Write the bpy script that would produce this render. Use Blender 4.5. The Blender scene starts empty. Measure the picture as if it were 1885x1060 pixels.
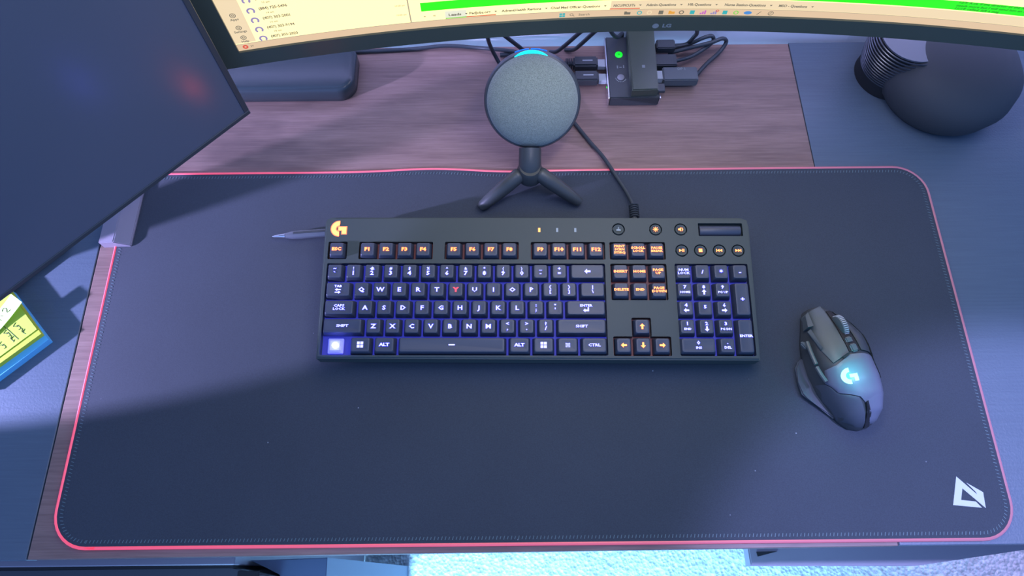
import bpy, bmesh, math, random
from mathutils import Vector, Matrix, Euler
random.seed(7)
sc = bpy.context.scene
COL = sc.collection
PI = math.pi
DZ = 75.0                      # desk top height in cm; all coordinates below are cm, z = 0 on the desk top

def W(x, y, z=0.0):            # cm above the desk -> metres in the world
    return Vector((x / 100, y / 100, (z + DZ) / 100))

# ------------------------------------------------------------------ camera
cd = bpy.data.cameras.new('camera'); cam = bpy.data.objects.new('camera', cd); COL.objects.link(cam)
cam.location = W(-1.85, -22.856, 69.794)
cam.rotation_euler = (0.38825, 0.00345, -0.00926)
cd.sensor_width = 36; cd.lens = 36 * 1301.52 / 1885; cd.clip_start = 0.01
sc.camera = cam
# ------------------------------------------------------------------ view and light
sc.view_settings.view_transform = 'Standard'; sc.view_settings.look = 'None'
sc.view_settings.exposure = 0.0; sc.view_settings.gamma = 1.0; sc.view_settings.use_curve_mapping = False
wd = bpy.data.worlds.new('room_light'); sc.world = wd; wd.use_nodes = True
wb = wd.node_tree.nodes['Background']; wb.inputs[0].default_value = (0.25, 0.47, 1.15, 1); wb.inputs[1].default_value = 0.97

def area(name, loc, target, size, power, color, shape='RECTANGLE', sy=None):
    l = bpy.data.lights.new(name, 'AREA'); l.energy = power; l.color = color; l.shape = shape; l.size = size
    l.size_y = sy or size
    o = bpy.data.objects.new(name, l); COL.objects.link(o); o.location = W(*loc)
    o.rotation_euler = (W(*target) - W(*loc)).to_track_quat('-Z', 'Y').to_euler(); return o
def spot(name, loc, target, angle, power, color, blend=.1, radius=.02):
    l = bpy.data.lights.new(name, 'SPOT'); l.energy = power; l.color = color; l.spot_size = math.radians(angle)
    l.spot_blend = blend; l.shadow_soft_size = radius
    o = bpy.data.objects.new(name, l); COL.objects.link(o); o.location = W(*loc)
    o.rotation_euler = (W(*target) - W(*loc)).to_track_quat('-Z', 'Y').to_euler(); return o
area('ceiling_light', (10, -10, 165), (10, 5, 0), 1.2, 6.0, (0.42, 0.56, 1.0), sy=.8)
area('added_desk_fill', (16, 21, 50), (12, 24, 0), .45, 1.45, (0.95, 0.88, 1.0), sy=.04)  # unseen fill added above the monitor to brighten the rear of the desk
spot('left_lamp', (-110, -14, 25), (-50, 8, 0), 27.4, 125, (0.50, 0.48, 1.0), .08, .012)
spot('right_lamp', (85, -10, 180), (50, -36, 0), 23.9, 225, (0.42, 0.44, 1.0), .22, .03)
spot('floor_lamp_blue', (-36, -128, -12), (-5, -20, -75), 60, 800, (0.24, 0.57, 1.0), .5, .2)
spot('floor_lamp_violet', (170, -110, -12), (104, -20, -75), 30, 150, (0.62, 0.50, 1.0), .3, .1)
area('wall_strip_light', (15, 35.5, 14), (15, 40, 13), 1.6, 2.4, (0.50, 0.50, 1.0), sy=.05)

# ------------------------------------------------------------------ materials
def mat(name, base=(.05, .05, .05), rough=.6, metal=0., emit=None, es=1., spec=.5, sheen=0., coat=0.):
    m = bpy.data.materials.new(name); m.use_nodes = True; n = m.node_tree; b = n.nodes['Principled BSDF']
    b.inputs['Base Color'].default_value = (*base, 1); b.inputs['Roughness'].default_value = rough
    b.inputs['Metallic'].default_value = metal; b.inputs['Specular IOR Level'].default_value = spec
    b.inputs['Sheen Weight'].default_value = sheen; b.inputs['Coat Weight'].default_value = coat
    if emit: b.inputs['Emission Color'].default_value = (*emit, 1); b.inputs['Emission Strength'].default_value = es
    return m
def nodes(m): return m.node_tree.nodes, m.node_tree.links, m.node_tree.nodes['Principled BSDF']
def coords(m, scale=(1, 1, 1)):
    N, L, b = nodes(m); t = N.new('ShaderNodeTexCoord'); mp = N.new('ShaderNodeMapping')
    mp.inputs['Scale'].default_value = scale; L.new(t.outputs['Object'], mp.inputs[0]); return mp.outputs[0]
def noise(m, vec, scale, detail=4, rough=.6):
    N, L, b = nodes(m); n = N.new('ShaderNodeTexNoise'); n.inputs['Scale'].default_value = scale
    n.inputs['Detail'].default_value = detail; n.inputs['Roughness'].default_value = rough; L.new(vec, n.inputs['Vector']); return n.outputs['Fac']
def ramp(m, fac, stops):
    N, L, b = nodes(m); r = N.new('ShaderNodeValToRGB'); e = r.color_ramp.elements
    e[0].position, e[0].color = stops[0][0], (*stops[0][1], 1); e[1].position, e[1].color = stops[-1][0], (*stops[-1][1], 1)
    for p, c in stops[1:-1]: k = e.new(p); k.color = (*c, 1)
    L.new(fac, r.inputs[0]); return r.outputs[0]
def mixc(m, fac, a, b_, mode='MIX'):
    N, L, b = nodes(m); x = N.new('ShaderNodeMix'); x.data_type = 'RGBA'; x.blend_type = mode
    if isinstance(fac, (int, float)): x.inputs[0].default_value = fac
    else: L.new(fac, x.inputs[0])
    for i, v in ((6, a), (7, b_)):
        if isinstance(v, tuple): x.inputs[i].default_value = (*v, 1)
        else: L.new(v, x.inputs[i])
    return x.outputs[2]
def bump(m, h, strength=.3, dist=.001):
    N, L, b = nodes(m); k = N.new('ShaderNodeBump'); k.inputs['Strength'].default_value = strength; k.inputs['Distance'].default_value = dist
    L.new(h, k.inputs['Height']); L.new(k.outputs[0], b.inputs['Normal'])
def setc(m, c): nodes(m)[1].new(c, nodes(m)[2].inputs['Base Color'])

M = {}
m = M['wood'] = mat('rustic_brown_wood', rough=.5, spec=.4)
g = noise(m, coords(m, (1.0, 10, 1)), 5, 8, .65); g2 = noise(m, coords(m, (2.5, 60, 1)), 9, 5, .6); g3 = noise(m, coords(m, (3, 7, 1)), 2.2, 3)
c = ramp(m, g, [(.30, (.14, .084, .070)), (.5, (.23, .138, .112)), (.72, (.34, .215, .175))])
c = mixc(m, .45, c, ramp(m, g2, [(.35, (.17, .105, .088)), (.7, (.32, .215, .18))]))
c = mixc(m, ramp(m, g3, [(.26, (.45, .45, .45)), (.42, (0, 0, 0))]), c, (.075, .05, .045)); setc(m, c); bump(m, g2, .15, .0005)
m = M['darkwood'] = mat('charcoal_desk_laminate', rough=.42, spec=.5)
g = noise(m, coords(m, (4, 120, 1)), 4, 4); setc(m, ramp(m, g, [(.3, (.080, .110, .142)), (.7, (.094, .128, .162))])); bump(m, noise(m, coords(m, (1, 1, 1)), 420, 3), .35, .0006)
M['edge'] = mat('dark_edge_banding', (.02, .018, .02), .6)
m = M['cloth'] = mat('black_mat_cloth', rough=.8, spec=.3, sheen=.25)
g = noise(m, coords(m, (1, 1, 1)), 900, 2); g2 = noise(m, coords(m, (1, 1, 1)), 5, 3)
c = mixc(m, .5, ramp(m, g, [(.3, (.026, .034, .044)), (.7, (.043, .055, .070))]), ramp(m, g2, [(.3, (.030, .038, .050)), (.7, (.041, .052, .068))]))
N, L, b = nodes(m); v = N.new('ShaderNodeTexVoronoi'); v.inputs['Scale'].default_value = 26; L.new(coords(m), v.inputs['Vector'])
c = mixc(m, ramp(m, v.outputs['Distance'], [(.012, (1, 1, 1)), (.02, (0, 0, 0))]), c, (.25, .27, .3)); setc(m, c); bump(m, g, .25, .0003)
M['stitch'] = mat('dark_teal_thread', (.10, .15, .16), .7)
m = M['led'] = mat('red_light_tube', (.42, .16, .18), .35)
N, L, b = nodes(m); t = N.new('ShaderNodeTexCoord'); sp = N.new('ShaderNodeSeparateXYZ'); L.new(t.outputs['Object'], sp.inputs[0])
mr = N.new('ShaderNodeMapRange'); mr.inputs[1].default_value = -.45; mr.inputs[2].default_value = .45; L.new(sp.outputs[0], mr.inputs[0])
L.new(ramp(m, mr.outputs[0], [(0, (1, .025, .055)), (.55, (.70, .04, .065)), (.90, (.25, .04, .08)), (1, (.08, .02, .05))]), b.inputs['Emission Color']); b.inputs['Emission Strength'].default_value = .72
M['white_print'] = mat('pale_grey_print', (.50, .54, .52), .6)
M['housing'] = mat('matte_graphite_housing', (.036, .052, .050), .55, spec=.5)
m = M['keycap'] = mat('matte_black_bloom_tint', (.042, .052, .078), .45, spec=.5)  # black plus a blue tint standing in for backlight bloom
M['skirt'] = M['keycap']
M['plate_blue'] = mat('blue_backlight_diffuser', (.03, .03, .05), .6, emit=(.020, .024, .45), es=.75)
M['plate_orange'] = mat('orange_backlight_diffuser', (.04, .03, .04), .6, emit=(.50, .12, .08), es=.14)
M['lg_blue'] = mat('blue_legend_halo', (.1, .1, .3), .5, emit=(.07, .06, 1.0), es=1.3)
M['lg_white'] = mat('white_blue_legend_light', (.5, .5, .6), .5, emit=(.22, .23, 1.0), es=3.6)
M['lg_red'] = mat('orange_red_legend_halo', (.3, .1, .1), .5, emit=(1.0, .10, .015), es=1.0)
M['lg_yellow'] = mat('yellow_orange_legend_light', (.5, .3, .1), .5, emit=(1.0, .27, .04), es=3.0)
M['lg_pink'] = mat('red_letter_light', (.5, .1, .1), .5, emit=(1.0, .03, .08), es=1.0)
M['emblem_hot'] = mat('yellow_emblem_light', (.5, .3, .1), .5, emit=(1.0, .070, .010), es=14.)
M['emblem_rim'] = mat('orange_emblem_rim', (.5, .2, .1), .5, emit=(1.0, .12, .02), es=2.0)
M['lg_dim'] = mat('dim_grey_mark', (.30, .36, .38), .5)
M['switch'] = mat('clear_switch_plastic', (.5, .5, .8), .3, emit=(.10, .09, 1.0), es=.55)
M['switch_hot'] = mat('lit_switch_stem', (.9, .95, 1), .3, emit=(.9, 1.0, 1.0), es=4.0)
M['black'] = mat('black_plastic', (.045, .052, .055), .42)
M['blackgloss'] = mat('glossy_black_plastic', (.035, .05, .055), .25)
M['rubber'] = mat('black_rubber', (.04, .045, .05), .7)
M['cable'] = mat('black_cable_sheath', (.03, .04, .045), .5)
M['silver'] = mat('brushed_silver_metal', (.75, .76, .8), .25, metal=1.)
M['steel'] = mat('grey_plug_metal', (.42, .45, .46), .45)
M['green_led'] = mat('green_led', (0, .3, 0), .4, emit=(.0, 1.0, .03), es=1.0)
M['green_dark'] = mat('dim_green_led', (0, .2, 0), .4, emit=(.0, .45, .01), es=1.0)
M['cyan'] = mat('cyan_led', (0, .3, .3), .4, emit=(.0, .85, 1.0), es=1.3)
M['blue_led'] = mat('blue_led', (0, .1, .4), .4, emit=(.0, .16, 1.0), es=1.1)
M['teal_logo'] = mat('teal_logo_light', (.1, .4, .4), .4, emit=(.42, 1.0, .88), es=1.5)
M['teal_halo'] = mat('teal_light_spill', (.05, .12, .13), .5, emit=(.0, .33, .36), es=.6)
m = M['fabric'] = mat('grey_speaker_knit', rough=.9, sheen=.3, spec=.2)
v = nodes(m)[0].new('ShaderNodeTexVoronoi'); v.inputs['Scale'].default_value = 900; nodes(m)[1].new(coords(m), v.inputs['Vector'])
g = noise(m, coords(m), 1200, 2)
setc(m, mixc(m, .5, ramp(m, v.outputs['Distance'], [(.1, (.12, .145, .12)), (.6, (.30, .34, .28))]), ramp(m, g, [(.35, (.13, .155, .13)), (.65, (.30, .34, .28))]))); bump(m, v.outputs['Distance'], .5, .0006)
M['screen'] = mat('cream_screen_glow', (.02, .02, .02), .3, emit=(1.0, .82, .38), es=1.6)
M['scr_side'] = mat('beige_screen_panel', (.02, .02, .02), .3, emit=(.93, .74, .47), es=.98)
M['scr_bar'] = mat('peach_taskbar_glow', (.02, .02, .02), .3, emit=(.80, .58, .37), es=.98)
M['scr_line'] = mat('screen_rule_grey', (.02, .02, .02), .3, emit=(.50, .42, .30), es=.9)
M['scr_green'] = mat('green_screen_row', (.02, .02, .02), .3, emit=(.03, 1.0, .0), es=1.0)
M['scr_text'] = mat('grey_screen_text', (.02, .02, .02), .3, emit=(.20, .18, .13), es=.9)
M['scr_dark'] = mat('dark_screen_text', (.02, .02, .02), .3, emit=(.02, .16, .01), es=.9)
M['scr_lilac'] = mat('lilac_screen_icon', (.02, .02, .02), .3, emit=(.36, .30, .58), es=.9)
M['scr_red'] = mat('red_screen_mark', (.02, .02, .02), .3, emit=(.85, .13, .07), es=.9)
M['scr_lime'] = mat('green_screen_mark', (.02, .02, .02), .3, emit=(.25, .75, .10), es=.9)
M['scr_teal'] = mat('teal_screen_icon', (.02, .02, .02), .3, emit=(.05, .50, .52), es=.9)
M['scr_blue'] = mat('blue_screen_icon', (.02, .02, .02), .3, emit=(.08, .30, .75), es=.9)
M['scr_pink'] = mat('magenta_screen_icon', (.02, .02, .02), .3, emit=(.65, .15, .60), es=.9)
M['scr_orange'] = mat('orange_screen_icon', (.02, .02, .02), .3, emit=(.90, .42, .05), es=.9)
M['scr_pale'] = mat('pale_tab_highlight', (.02, .02, .02), .3, emit=(.90, .90, .72), es=.95)
M['bezel'] = mat('dark_monitor_bezel', (.062, .078, .055), .34)
M['logo_grey'] = mat('grey_bezel_print', (.22, .25, .24), .5)
M['offscreen'] = mat('dark_matte_display', (.10, .115, .145), .24, spec=.7)
m = M['carpet'] = mat('pale_loop_carpet', rough=.95, spec=.1)
g = noise(m, coords(m), 110, 3, .6); v = nodes(m)[0].new('ShaderNodeTexVoronoi'); v.inputs['Scale'].default_value = 160; nodes(m)[1].new(coords(m), v.inputs['Vector'])
setc(m, ramp(m, g, [(.34, (.30, .31, .32)), (.5, (.40, .41, .42)), (.68, (.52, .53, .54))])); bump(m, v.outputs['Distance'], .6, .003)
m = M['wall'] = mat('faceted_pale_wall', (.72, .72, .76), .55)
M['cab'] = mat('grey_cabinet_panel', (.27, .24, .28), .5)
M['cab_blue'] = mat('blue_grey_panel', (.10, .14, .22), .5)
M['cab_dark'] = mat('dark_drawer_panel', (.06, .065, .075), .5)
M['slot'] = mat('black_slot', (.01, .01, .012), .7)
M['note_lime'] = mat('lime_note_paper', (.52, .72, .06), .7)
M['note_olive'] = mat('yellow_green_note_paper', (.50, .60, .035), .7)
M['note_pale'] = mat('pale_lime_note_paper', (.62, .95, .22), .7)
M['note_blue'] = mat('sky_blue_note_paper', (.12, .52, .80), .7)
M['ink'] = mat('dark_ink', (.06, .09, .03), .7)
M['paper_grey'] = mat('grey_card', (.22, .22, .24), .6)
M['pen_clear'] = mat('smoky_pen_barrel', (.11, .12, .14), .22)

# ------------------------------------------------------------------ mesh helpers (cm)
class MB:
    def __init__(s): s.bm = bmesh.new(); s.mi = 0
    def _f(s, vs):
        try: f = s.bm.faces.new(vs); f.material_index = s.mi; return f
        except ValueError: return None
    def box(s, x0, x1, y0, y1, z0, z1, bev=0., seg=2):
        v = [s.bm.verts.new(p) for p in [(x0, y0, z0), (x1, y0, z0), (x1, y1, z0), (x0, y1, z0), (x0, y0, z1), (x1, y0, z1), (x1, y1, z1), (x0, y1, z1)]]
        fs = [s._f([v[i] for i in q]) for q in ((3, 2, 1, 0), (4, 5, 6, 7), (0, 1, 5, 4), (1, 2, 6, 5), (2, 3, 7, 6), (3, 0, 4, 7))]
        if bev:
            es = {e for f in fs for e in f.edges}
            bmesh.ops.bevel(s.bm, geom=list(es), offset=bev, segments=seg, affect='EDGES', material=s.mi)
        return s
    def prism(s, pts, z0, z1, bev=0., seg=2, fz=None):
        fz = fz or (lambda x, y: 0)
        a = [s.bm.verts.new((x, y, z0 + fz(x, y))) for x, y in pts]; b = [s.bm.verts.new((x, y, z1 + fz(x, y))) for x, y in pts]
        n = len(pts); ar = sum(pts[i][0] * pts[(i + 1) % n][1] - pts[(i + 1) % n][0] * pts[i][1] for i in range(n))
        if ar < 0: a.reverse(); b.reverse()
        bot = s._f(list(reversed(a))); top = s._f(b)
        for i in range(n): s._f([a[i], a[(i + 1) % n], b[(i + 1) % n], b[i]])
        if bev: bmesh.ops.bevel(s.bm, geom=list(top.edges), offset=bev, segments=seg, affect='EDGES', material=s.mi)
        return s
    def flat(s, pts, z=0.):
        n = len(pts); ar = sum(pts[i][0] * pts[(i + 1) % n][1] - pts[(i + 1) % n][0] * pts[i][1] for i in range(n))
        v = [s.bm.verts.new((p[0], p[1], z)) for p in pts]
        if ar < 0: v.reverse()
        s._f(v); return s
    def loft(s, rings, cap=True, close=True):
        R_ = [[s.bm.verts.new(p) for p in r] for r in rings]; n = len(R_[0])
        for a, b in zip(R_, R_[1:]):
            for i in range(n if close else n - 1): s._f([a[i], a[(i + 1) % n], b[(i + 1) % n], b[i]])
        if cap: s._f(list(reversed(R_[0]))); s._f(R_[-1])
        return s
    def lathe(s, prof, c=(0, 0, 0), seg=32, mtx=None):
        rings = []
        for r, z in prof: rings.append([Vector((r * math.cos(2 * PI * k / seg), r * math.sin(2 * PI * k / seg), z)) for k in range(seg)])
        if mtx: rings = [[mtx @ p for p in r] for r in rings]
        return s.loft([[p + Vector(c) for p in r] for r in rings])
    def tube(s, pts, r, seg=10, r1=None, sub=6):
        P = [Vector(p) for p in pts]
        if sub > 1 and len(P) > 2:
            Q = []
            for i in range(len(P) - 1):
                p0, p1, p2, p3 = P[max(i - 1, 0)], P[i], P[i + 1], P[min(i + 2, len(P) - 1)]
                for k in range(sub):
                    t = k / sub
                    Q.append(.5 * ((2 * p1) + (p2 - p0) * t + (2 * p0 - 5 * p1 + 4 * p2 - p3) * t * t + (3 * p1 - p0 - 3 * p2 + p3) * t ** 3))
            Q.append(P[-1]); P = Q
        rings = []; up = Vector((0, 0, 1)); n = len(P)
        for i, p in enumerate(P):
            d = (P[min(i + 1, n - 1)] - P[max(i - 1, 0)]).normalized()
            if abs(d.dot(up)) > .95: up = Vector((1, 0, 0))
            u = (up - d * up.dot(d)).normalized(); w = d.cross(u); up = u
            rr = r if r1 is None else r + (r1 - r) * i / (n - 1)
            rings.append([p + (u * math.cos(2 * PI * k / seg) + w * math.sin(2 * PI * k / seg)) * rr for k in range(seg)])
        return s.loft(rings)
    def text(s, t, size, x=0., y=0., z=0., bold=0., sx=1., rot=0., align='CENTER', res=2, shear=0.):
        cu = bpy.data.curves.new('t', 'FONT'); cu.body = t; cu.size = 1.; cu.align_x = align; cu.align_y = 'CENTER'
        cu.offset = bold / size; cu.resolution_u = res; cu.shear = shear
        o = bpy.data.objects.new('t', cu); me = o.to_mesh()
        cr, sr = math.cos(rot), math.sin(rot); vs = []
        for q in me.vertices:
            a, b_ = q.co.x * size * sx, q.co.y * size; vs.append(s.bm.verts.new((x + a * cr - b_ * sr, y + a * sr + b_ * cr, z)))
        for p in me.polygons:
            f = s._f([vs[i] for i in p.vertices])
            if f:
                f.normal_update()
                if f.normal.z < 0: f.normal_flip()
        o.to_mesh_clear(); bpy.data.objects.remove(o); bpy.data.curves.remove(cu); return s
    def tf(s, mtx): bmesh.ops.transform(s.bm, matrix=mtx, verts=s.bm.verts); return s
    def mapv(s, fn):
        for v in s.bm.verts: v.co = fn(v.co)
        return s
    def mesh(s, name, mats, smooth=False, angle=None):
        me = bpy.data.meshes.new(name)
        bmesh.ops.scale(s.bm, vec=(.01, .01, .01), verts=s.bm.verts)
        s.bm.normal_update(); s.bm.to_mesh(me); s.bm.free()
        for q in (mats if isinstance(mats, (list, tuple)) else [mats]): me.materials.append(M[q])
        if smooth:
            me.polygons.foreach_set('use_smooth', [True] * len(me.polygons))
            me.set_sharp_from_angle(angle=math.radians(angle or 40))
        return me
    def build(s, name, mats, parent=None, smooth=False, angle=None, loc=None):
        return link(name, s.mesh(name, mats, smooth, angle), parent, loc)
def link(name, me, parent=None, loc=None, rot=None):
    o = bpy.data.objects.new(name, me); COL.objects.link(o)
    if parent: o.parent = parent
    if loc is not None: o.location = Vector(loc) / 100 if parent else W(*loc)
    if rot is not None: o.rotation_euler = rot
    return o
def tag(o, label=None, cat=None, group=None, kind=None):
    if label: o['label'] = label
    if cat: o['category'] = cat
    if group: o['group'] = group
    if kind: o['kind'] = kind
    return o
def thing(name, loc, label, cat, group=None, rz=0.):
    o = bpy.data.objects.new(name, None); o.empty_display_size = .02; COL.objects.link(o)
    o.location = W(*loc); o.rotation_euler = (0, 0, rz); return tag(o, label, cat, group)
def rrect(x0, x1, y0, y1, r, n=4):
    pts = []
    for cx, cy, a in ((x1 - r, y1 - r, 0), (x0 + r, y1 - r, 90), (x0 + r, y0 + r, 180), (x1 - r, y0 + r, 270)):
        for k in range(n + 1):
            t = math.radians(a + 90 * k / n); pts.append((cx + r * math.cos(t), cy + r * math.sin(t)))
    return pts
def lerp(tab, t):
    if t <= tab[0][0]: return tab[0][1]
    for (a, va), (b_, vb) in zip(tab, tab[1:]):
        if t <= b_: return va + (vb - va) * (t - a) / (b_ - a)
    return tab[-1][1]

# ------------------------------------------------------------------ setting
MB().box(-250, 250, -200, 260, -76, -75).build('floor', 'carpet', loc=(0, 0, 0)); bpy.data.objects['floor']['kind'] = 'structure'
w = MB(); NX, NZ, S = 34, 12, 12.
grid = {}
for i in range(NX + 1):
    for j in range(NZ + 1):
        jit = 0 if i in (0, NX) or j in (0, NZ) else 1
        grid[i, j] = w.bm.verts.new((-200 + i * S + jit * random.uniform(-3.5, 3.5), 40 - random.uniform(0, 1.3) * jit * 1.0, -75 + j * 15 + jit * random.uniform(-4, 4)))
for i in range(NX):
    for j in range(NZ):
        a, b_, c_, d_ = grid[i, j], grid[i + 1, j], grid[i + 1, j + 1], grid[i, j + 1]
        if random.random() < .5: w._f([a, b_, c_]); w._f([a, c_, d_])
        else: w._f([a, b_, d_]); w._f([b_, c_, d_])
w.box(-200, 208, 40.02, 46, -75, 105)
ob = w.build('wall_rear', 'wall', loc=(0, 0, 0)); ob['kind'] = 'structure'

# ------------------------------------------------------------------ desk
desk = thing('desk', (0, 0, -75), 'wide desk with reddish brown wooden middle board and charcoal side boards', 'desk')
def dpart(mb, name, mt, **k): return mb.tf(Matrix.Translation((0, 0, 75))).build(name, mt, desk, **k)
p = MB().prism([(-46.86, -20.95), (33.72, -20.50), (32.90, 20.45), (32.68, 38.05), (-46.86, 38.0)], -1.8, 0, .05, 1); dpart(p, 'center_board', 'wood')['label'] = 'reddish brown wood grain board'
p = MB().box(-118, -47.0, -21.0, 38.0, -1.8, 0, .06, 1); dpart(p, 'side_board', 'darkwood')['label'] = 'charcoal side board on the left'
p = MB()
p.prism([(33.84, -20.45), (118, -20.45), (118, 38.2), (32.80, 38.2), (33.02, 20.45)], -1.8, 0, .05, 1); dpart(p, 'side_board', 'darkwood')['label'] = 'charcoal side board on the right'
p = MB().prism([(33.72, -20.42), (33.84, -20.42), (33.02, 20.45), (32.80, 38.0), (32.68, 38.0), (32.90, 20.45)], -1.7, -.06); dpart(p, 'joint_strip', 'edge')
for x in (-112, -50, 37, 108): dpart(MB().box(x, x + 4, 30, 34, -75, -1.8), 'leg', 'black')
for x in (-112, 108): dpart(MB().box(x, x + 4, -12, -8, -75, -1.8), 'leg', 'black')

# drawer units under the desk, in front
t = thing('drawer_unit', (-60, -10, -75), 'dark drawer unit under the left end of the desk, its top edge showing', 'drawer unit')
def tp(mb, t, name, mt, **k):          # part given in desk coordinates
    o = t.location * 100; return mb.tf(Matrix.Translation((-o.x, -o.y, -(o.z - 75)))).build(name, mt, t, **k)
tp(MB().box(-95, -30.6, -21.42, 0, -75, -8, .1, 1), t, 'cabinet_body', 'cab')
tp(MB().box(-95, -30.9, -21.7, -21.43, -60, -8.6), t, 'dark_gap', 'slot')  # black strip painting the shaded gap behind the drawer front
tp(MB().prism([(-95, -21.71), (-31.4, -21.62), (-27.2, -22.5), (-27.2, -25), (-95, -25)], -70, -9.5, .1, 1), t, 'drawer_front', 'cab_dark')
tp(MB().box(-30.6, -28.4, -22.6, -22.0, -9.5, -9.2, .05, 1), t, 'drawer_pull', 'slot')
t = thing('divider_board', (-26, -20, -75), 'blue grey upright panel between the left drawer unit and the carpet', 'panel')
tp(MB().prism([(-30.5, -20.9), (-22.1, -20.7), (-22.0, -25), (-26.0, -25), (-27.0, -22.3)], -75, -12, .08, 1), t, 'panel_board', 'cab_blue')
t = thing('storage_tray', (40, -15, -22), 'grey flat drawer slung under the right front edge of the desk', 'drawer')
tp(MB().prism([(25.8, -12), (26.05, -21.9), (45.6, -22.05), (60.5, -20.2), (60.5, -5)], -22, -20, .15, 2), t, 'tray', 'cab')
tp(MB().box(32, 60, -18, -5, -20, -1.82), t, 'hanger', 'cab')
tp(MB().prism([(26.9, -20.35), (29.4, -20.30), (27.0, -20.85)], -20, -19.9), t, 'handle_slot', 'slot')

# ------------------------------------------------------------------ desk mat
mt = thing('desk_mat', (0, 0, 0), 'large black cloth desk mat with a glowing red light tube around its edge', 'desk mat')
def edge_fn(x, y): return 0.35 * math.exp(-((x + 11) / 5.5) ** 2) - .12 * math.exp(-((x + 2) / 4) ** 2) if y > 15 else 0.
def mat_outline(off, step=1.0):
    x0, x1, y0, y1, r = -45 + off, 45 - off, -20 + off, 20 - off, 3.4 - off
    pts = []
    for k in range(91): x = x0 + r + (x1 - x0 - 2 * r) * k / 90; pts.append((x, y0))
    for k in range(1, 9): a = math.radians(-90 + 90 * k / 9); pts.append((x1 - r + r * math.cos(a), y0 + r + r * math.sin(a)))
    for k in range(31): y = y0 + r + (y1 - y0 - 2 * r) * k / 30; pts.append((x1, y))
    for k in range(1, 9): a = math.radians(90 * k / 9); pts.append((x1 - r + r * math.cos(a), y1 - r + r * math.sin(a)))
    for k in range(91): x = x1 - r - (x1 - x0 - 2 * r) * k / 90; pts.append((x, y1 + edge_fn(x, y1)))
    for k in range(1, 9): a = math.radians(90 + 90 * k / 9); pts.append((x0 + r + r * math.cos(a), y1 - r + r * math.sin(a)))
    for k in range(31): y = y1 - r - (y1 - y0 - 2 * r) * k / 30; pts.append((x0, y))
    for k in range(1, 9): a = math.radians(180 + 90 * k / 9); pts.append((x0 + r + r * math.cos(a), y0 + r + r * math.sin(a)))
    return pts
q = MB(); q.prism(mat_outline(.12), .01, .30); q.build('mat_cloth', 'cloth', mt)
ol = mat_outline(0.0); q = MB()
q.tube([(x, y, .19) for x, y in ol + [ol[0], ol[1]]], .17, 8, sub=1); q.build('light_tube', 'led', mt, True)['label'] = 'thin glowing red light tube'
q = MB(); ins = mat_outline(.55); cl = .34; run = 0
P_ = [Vector((x, y, 0)) for x, y in ins + [ins[0]]]
pos = 0.; nxt = 0.
for a, b_ in zip(P_, P_[1:]):
    Ld = (b_ - a).length
    if Ld < 1e-6: continue
    d = (b_ - a) / Ld; nrm = Vector((-d.y, d.x, 0))
    while nxt <= pos + Ld:
        c0 = a + d * (nxt - pos); h = .13 if int(nxt / cl) % 2 else .16
        q.prism([tuple((c0 + d * .05 - nrm * h)[:2]), tuple((c0 + d * .13 + nrm * h)[:2]), tuple((c0 + d * .06 + nrm * h)[:2]), tuple((c0 - d * .03 - nrm * h)[:2])], .30, .33)
        nxt += cl
    pos += Ld
q.build('stitching', 'stitch', mt)
lg = [(225, 115), (300, 210), (412, 352), (403, 318), (322, 198), (487, 325), (472, 530), (262, 272), (217, 422), (378, 445), (430, 525), (113, 487)]
def lgp(u, v):          # printed emblem in mat coordinates
    a, b_ = (u - 113) / 374, (v - 115) / 415
    return (39.50 + 3.12 * a, -14.33 - 2.92 * b_)
q = MB(); q.prism([lgp(*p_) for p_ in lg], .302, .312); q.build('printed_emblem', 'white_print', mt)['label'] = 'pale grey angular triangle emblem'
q = MB(); q.mi = 0
sec = [(-46.4, .0), (-46.4, 1.25), (-44.75, 1.35), (-43.25, .55), (-43.25, .0)]
q.loft([[(x + (0.15 if y > 12 else 0), y, z + .02) for x, z in reversed(sec)] for y in (10.9, 18.6)])
bmesh.ops.bevel(q.bm, geom=list(q.bm.edges), offset=.08, segments=2, affect='EDGES')
q.build('light_controller', 'cab', mt)['label'] = 'grey wedge shaped control box on the left edge'

# ------------------------------------------------------------------ keyboard
KR = -0.01263; TILT = math.atan(.08544); U = 1.905; SX = 1.0013
kb = thing('keyboard', (-20.948, -2.378, .31), 'full size black keyboard with blue and orange backlit keys on the desk mat', 'keyboard', rz=KR)
TK = Matrix.Translation((0, 0, 3.058 - .31)) @ Matrix.Rotation(TILT, 4, 'X')
def kpart(mb, name, mats, **k): return mb.tf(TK).build(name, mats, kb, **k)
X = lambda u: u * U * SX
Y = lambda u: u * U / math.cos(TILT)
TOPZ, PLZ = -.42, -1.12
bx = MB(); bx.prism([(-.18 * U, -.17 * U), (22.86 * U, -.22 * U), (22.97 * U, 7.2 * U), (22.9 * U, 7.6 * U), (22.6 * U, 7.74 * U), (0 * U, 7.74 * U), (-.22 * U, 7.62 * U), (-.30 * U, 7.4 * U)], -2.35, TOPZ, .16, 3)
body_me = bx.mesh('housing', 'housing')
wells = [(0, 14.98, 0, 5.03), (-.02, 1.02, 5.26, 6.27), (1.66, 5.68, 5.26, 6.27), (6.32, 10.34, 5.26, 6.27), (10.99, 15.02, 5.26, 6.27), (15.26, 18.28, 5.26, 6.27),
         (15.26, 18.28, 2.99, 5.03), (15.26, 18.28, -.01, 1.02), (16.26, 17.28, 1.0, 2.03), (18.72, 22.64, 0, 5.03)]
cu = MB()
for a, b_, c_, d_ in wells: cu.prism(rrect(X(a), X(b_), Y(c_), Y(d_), .14, 3), PLZ, 1.0)
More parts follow.
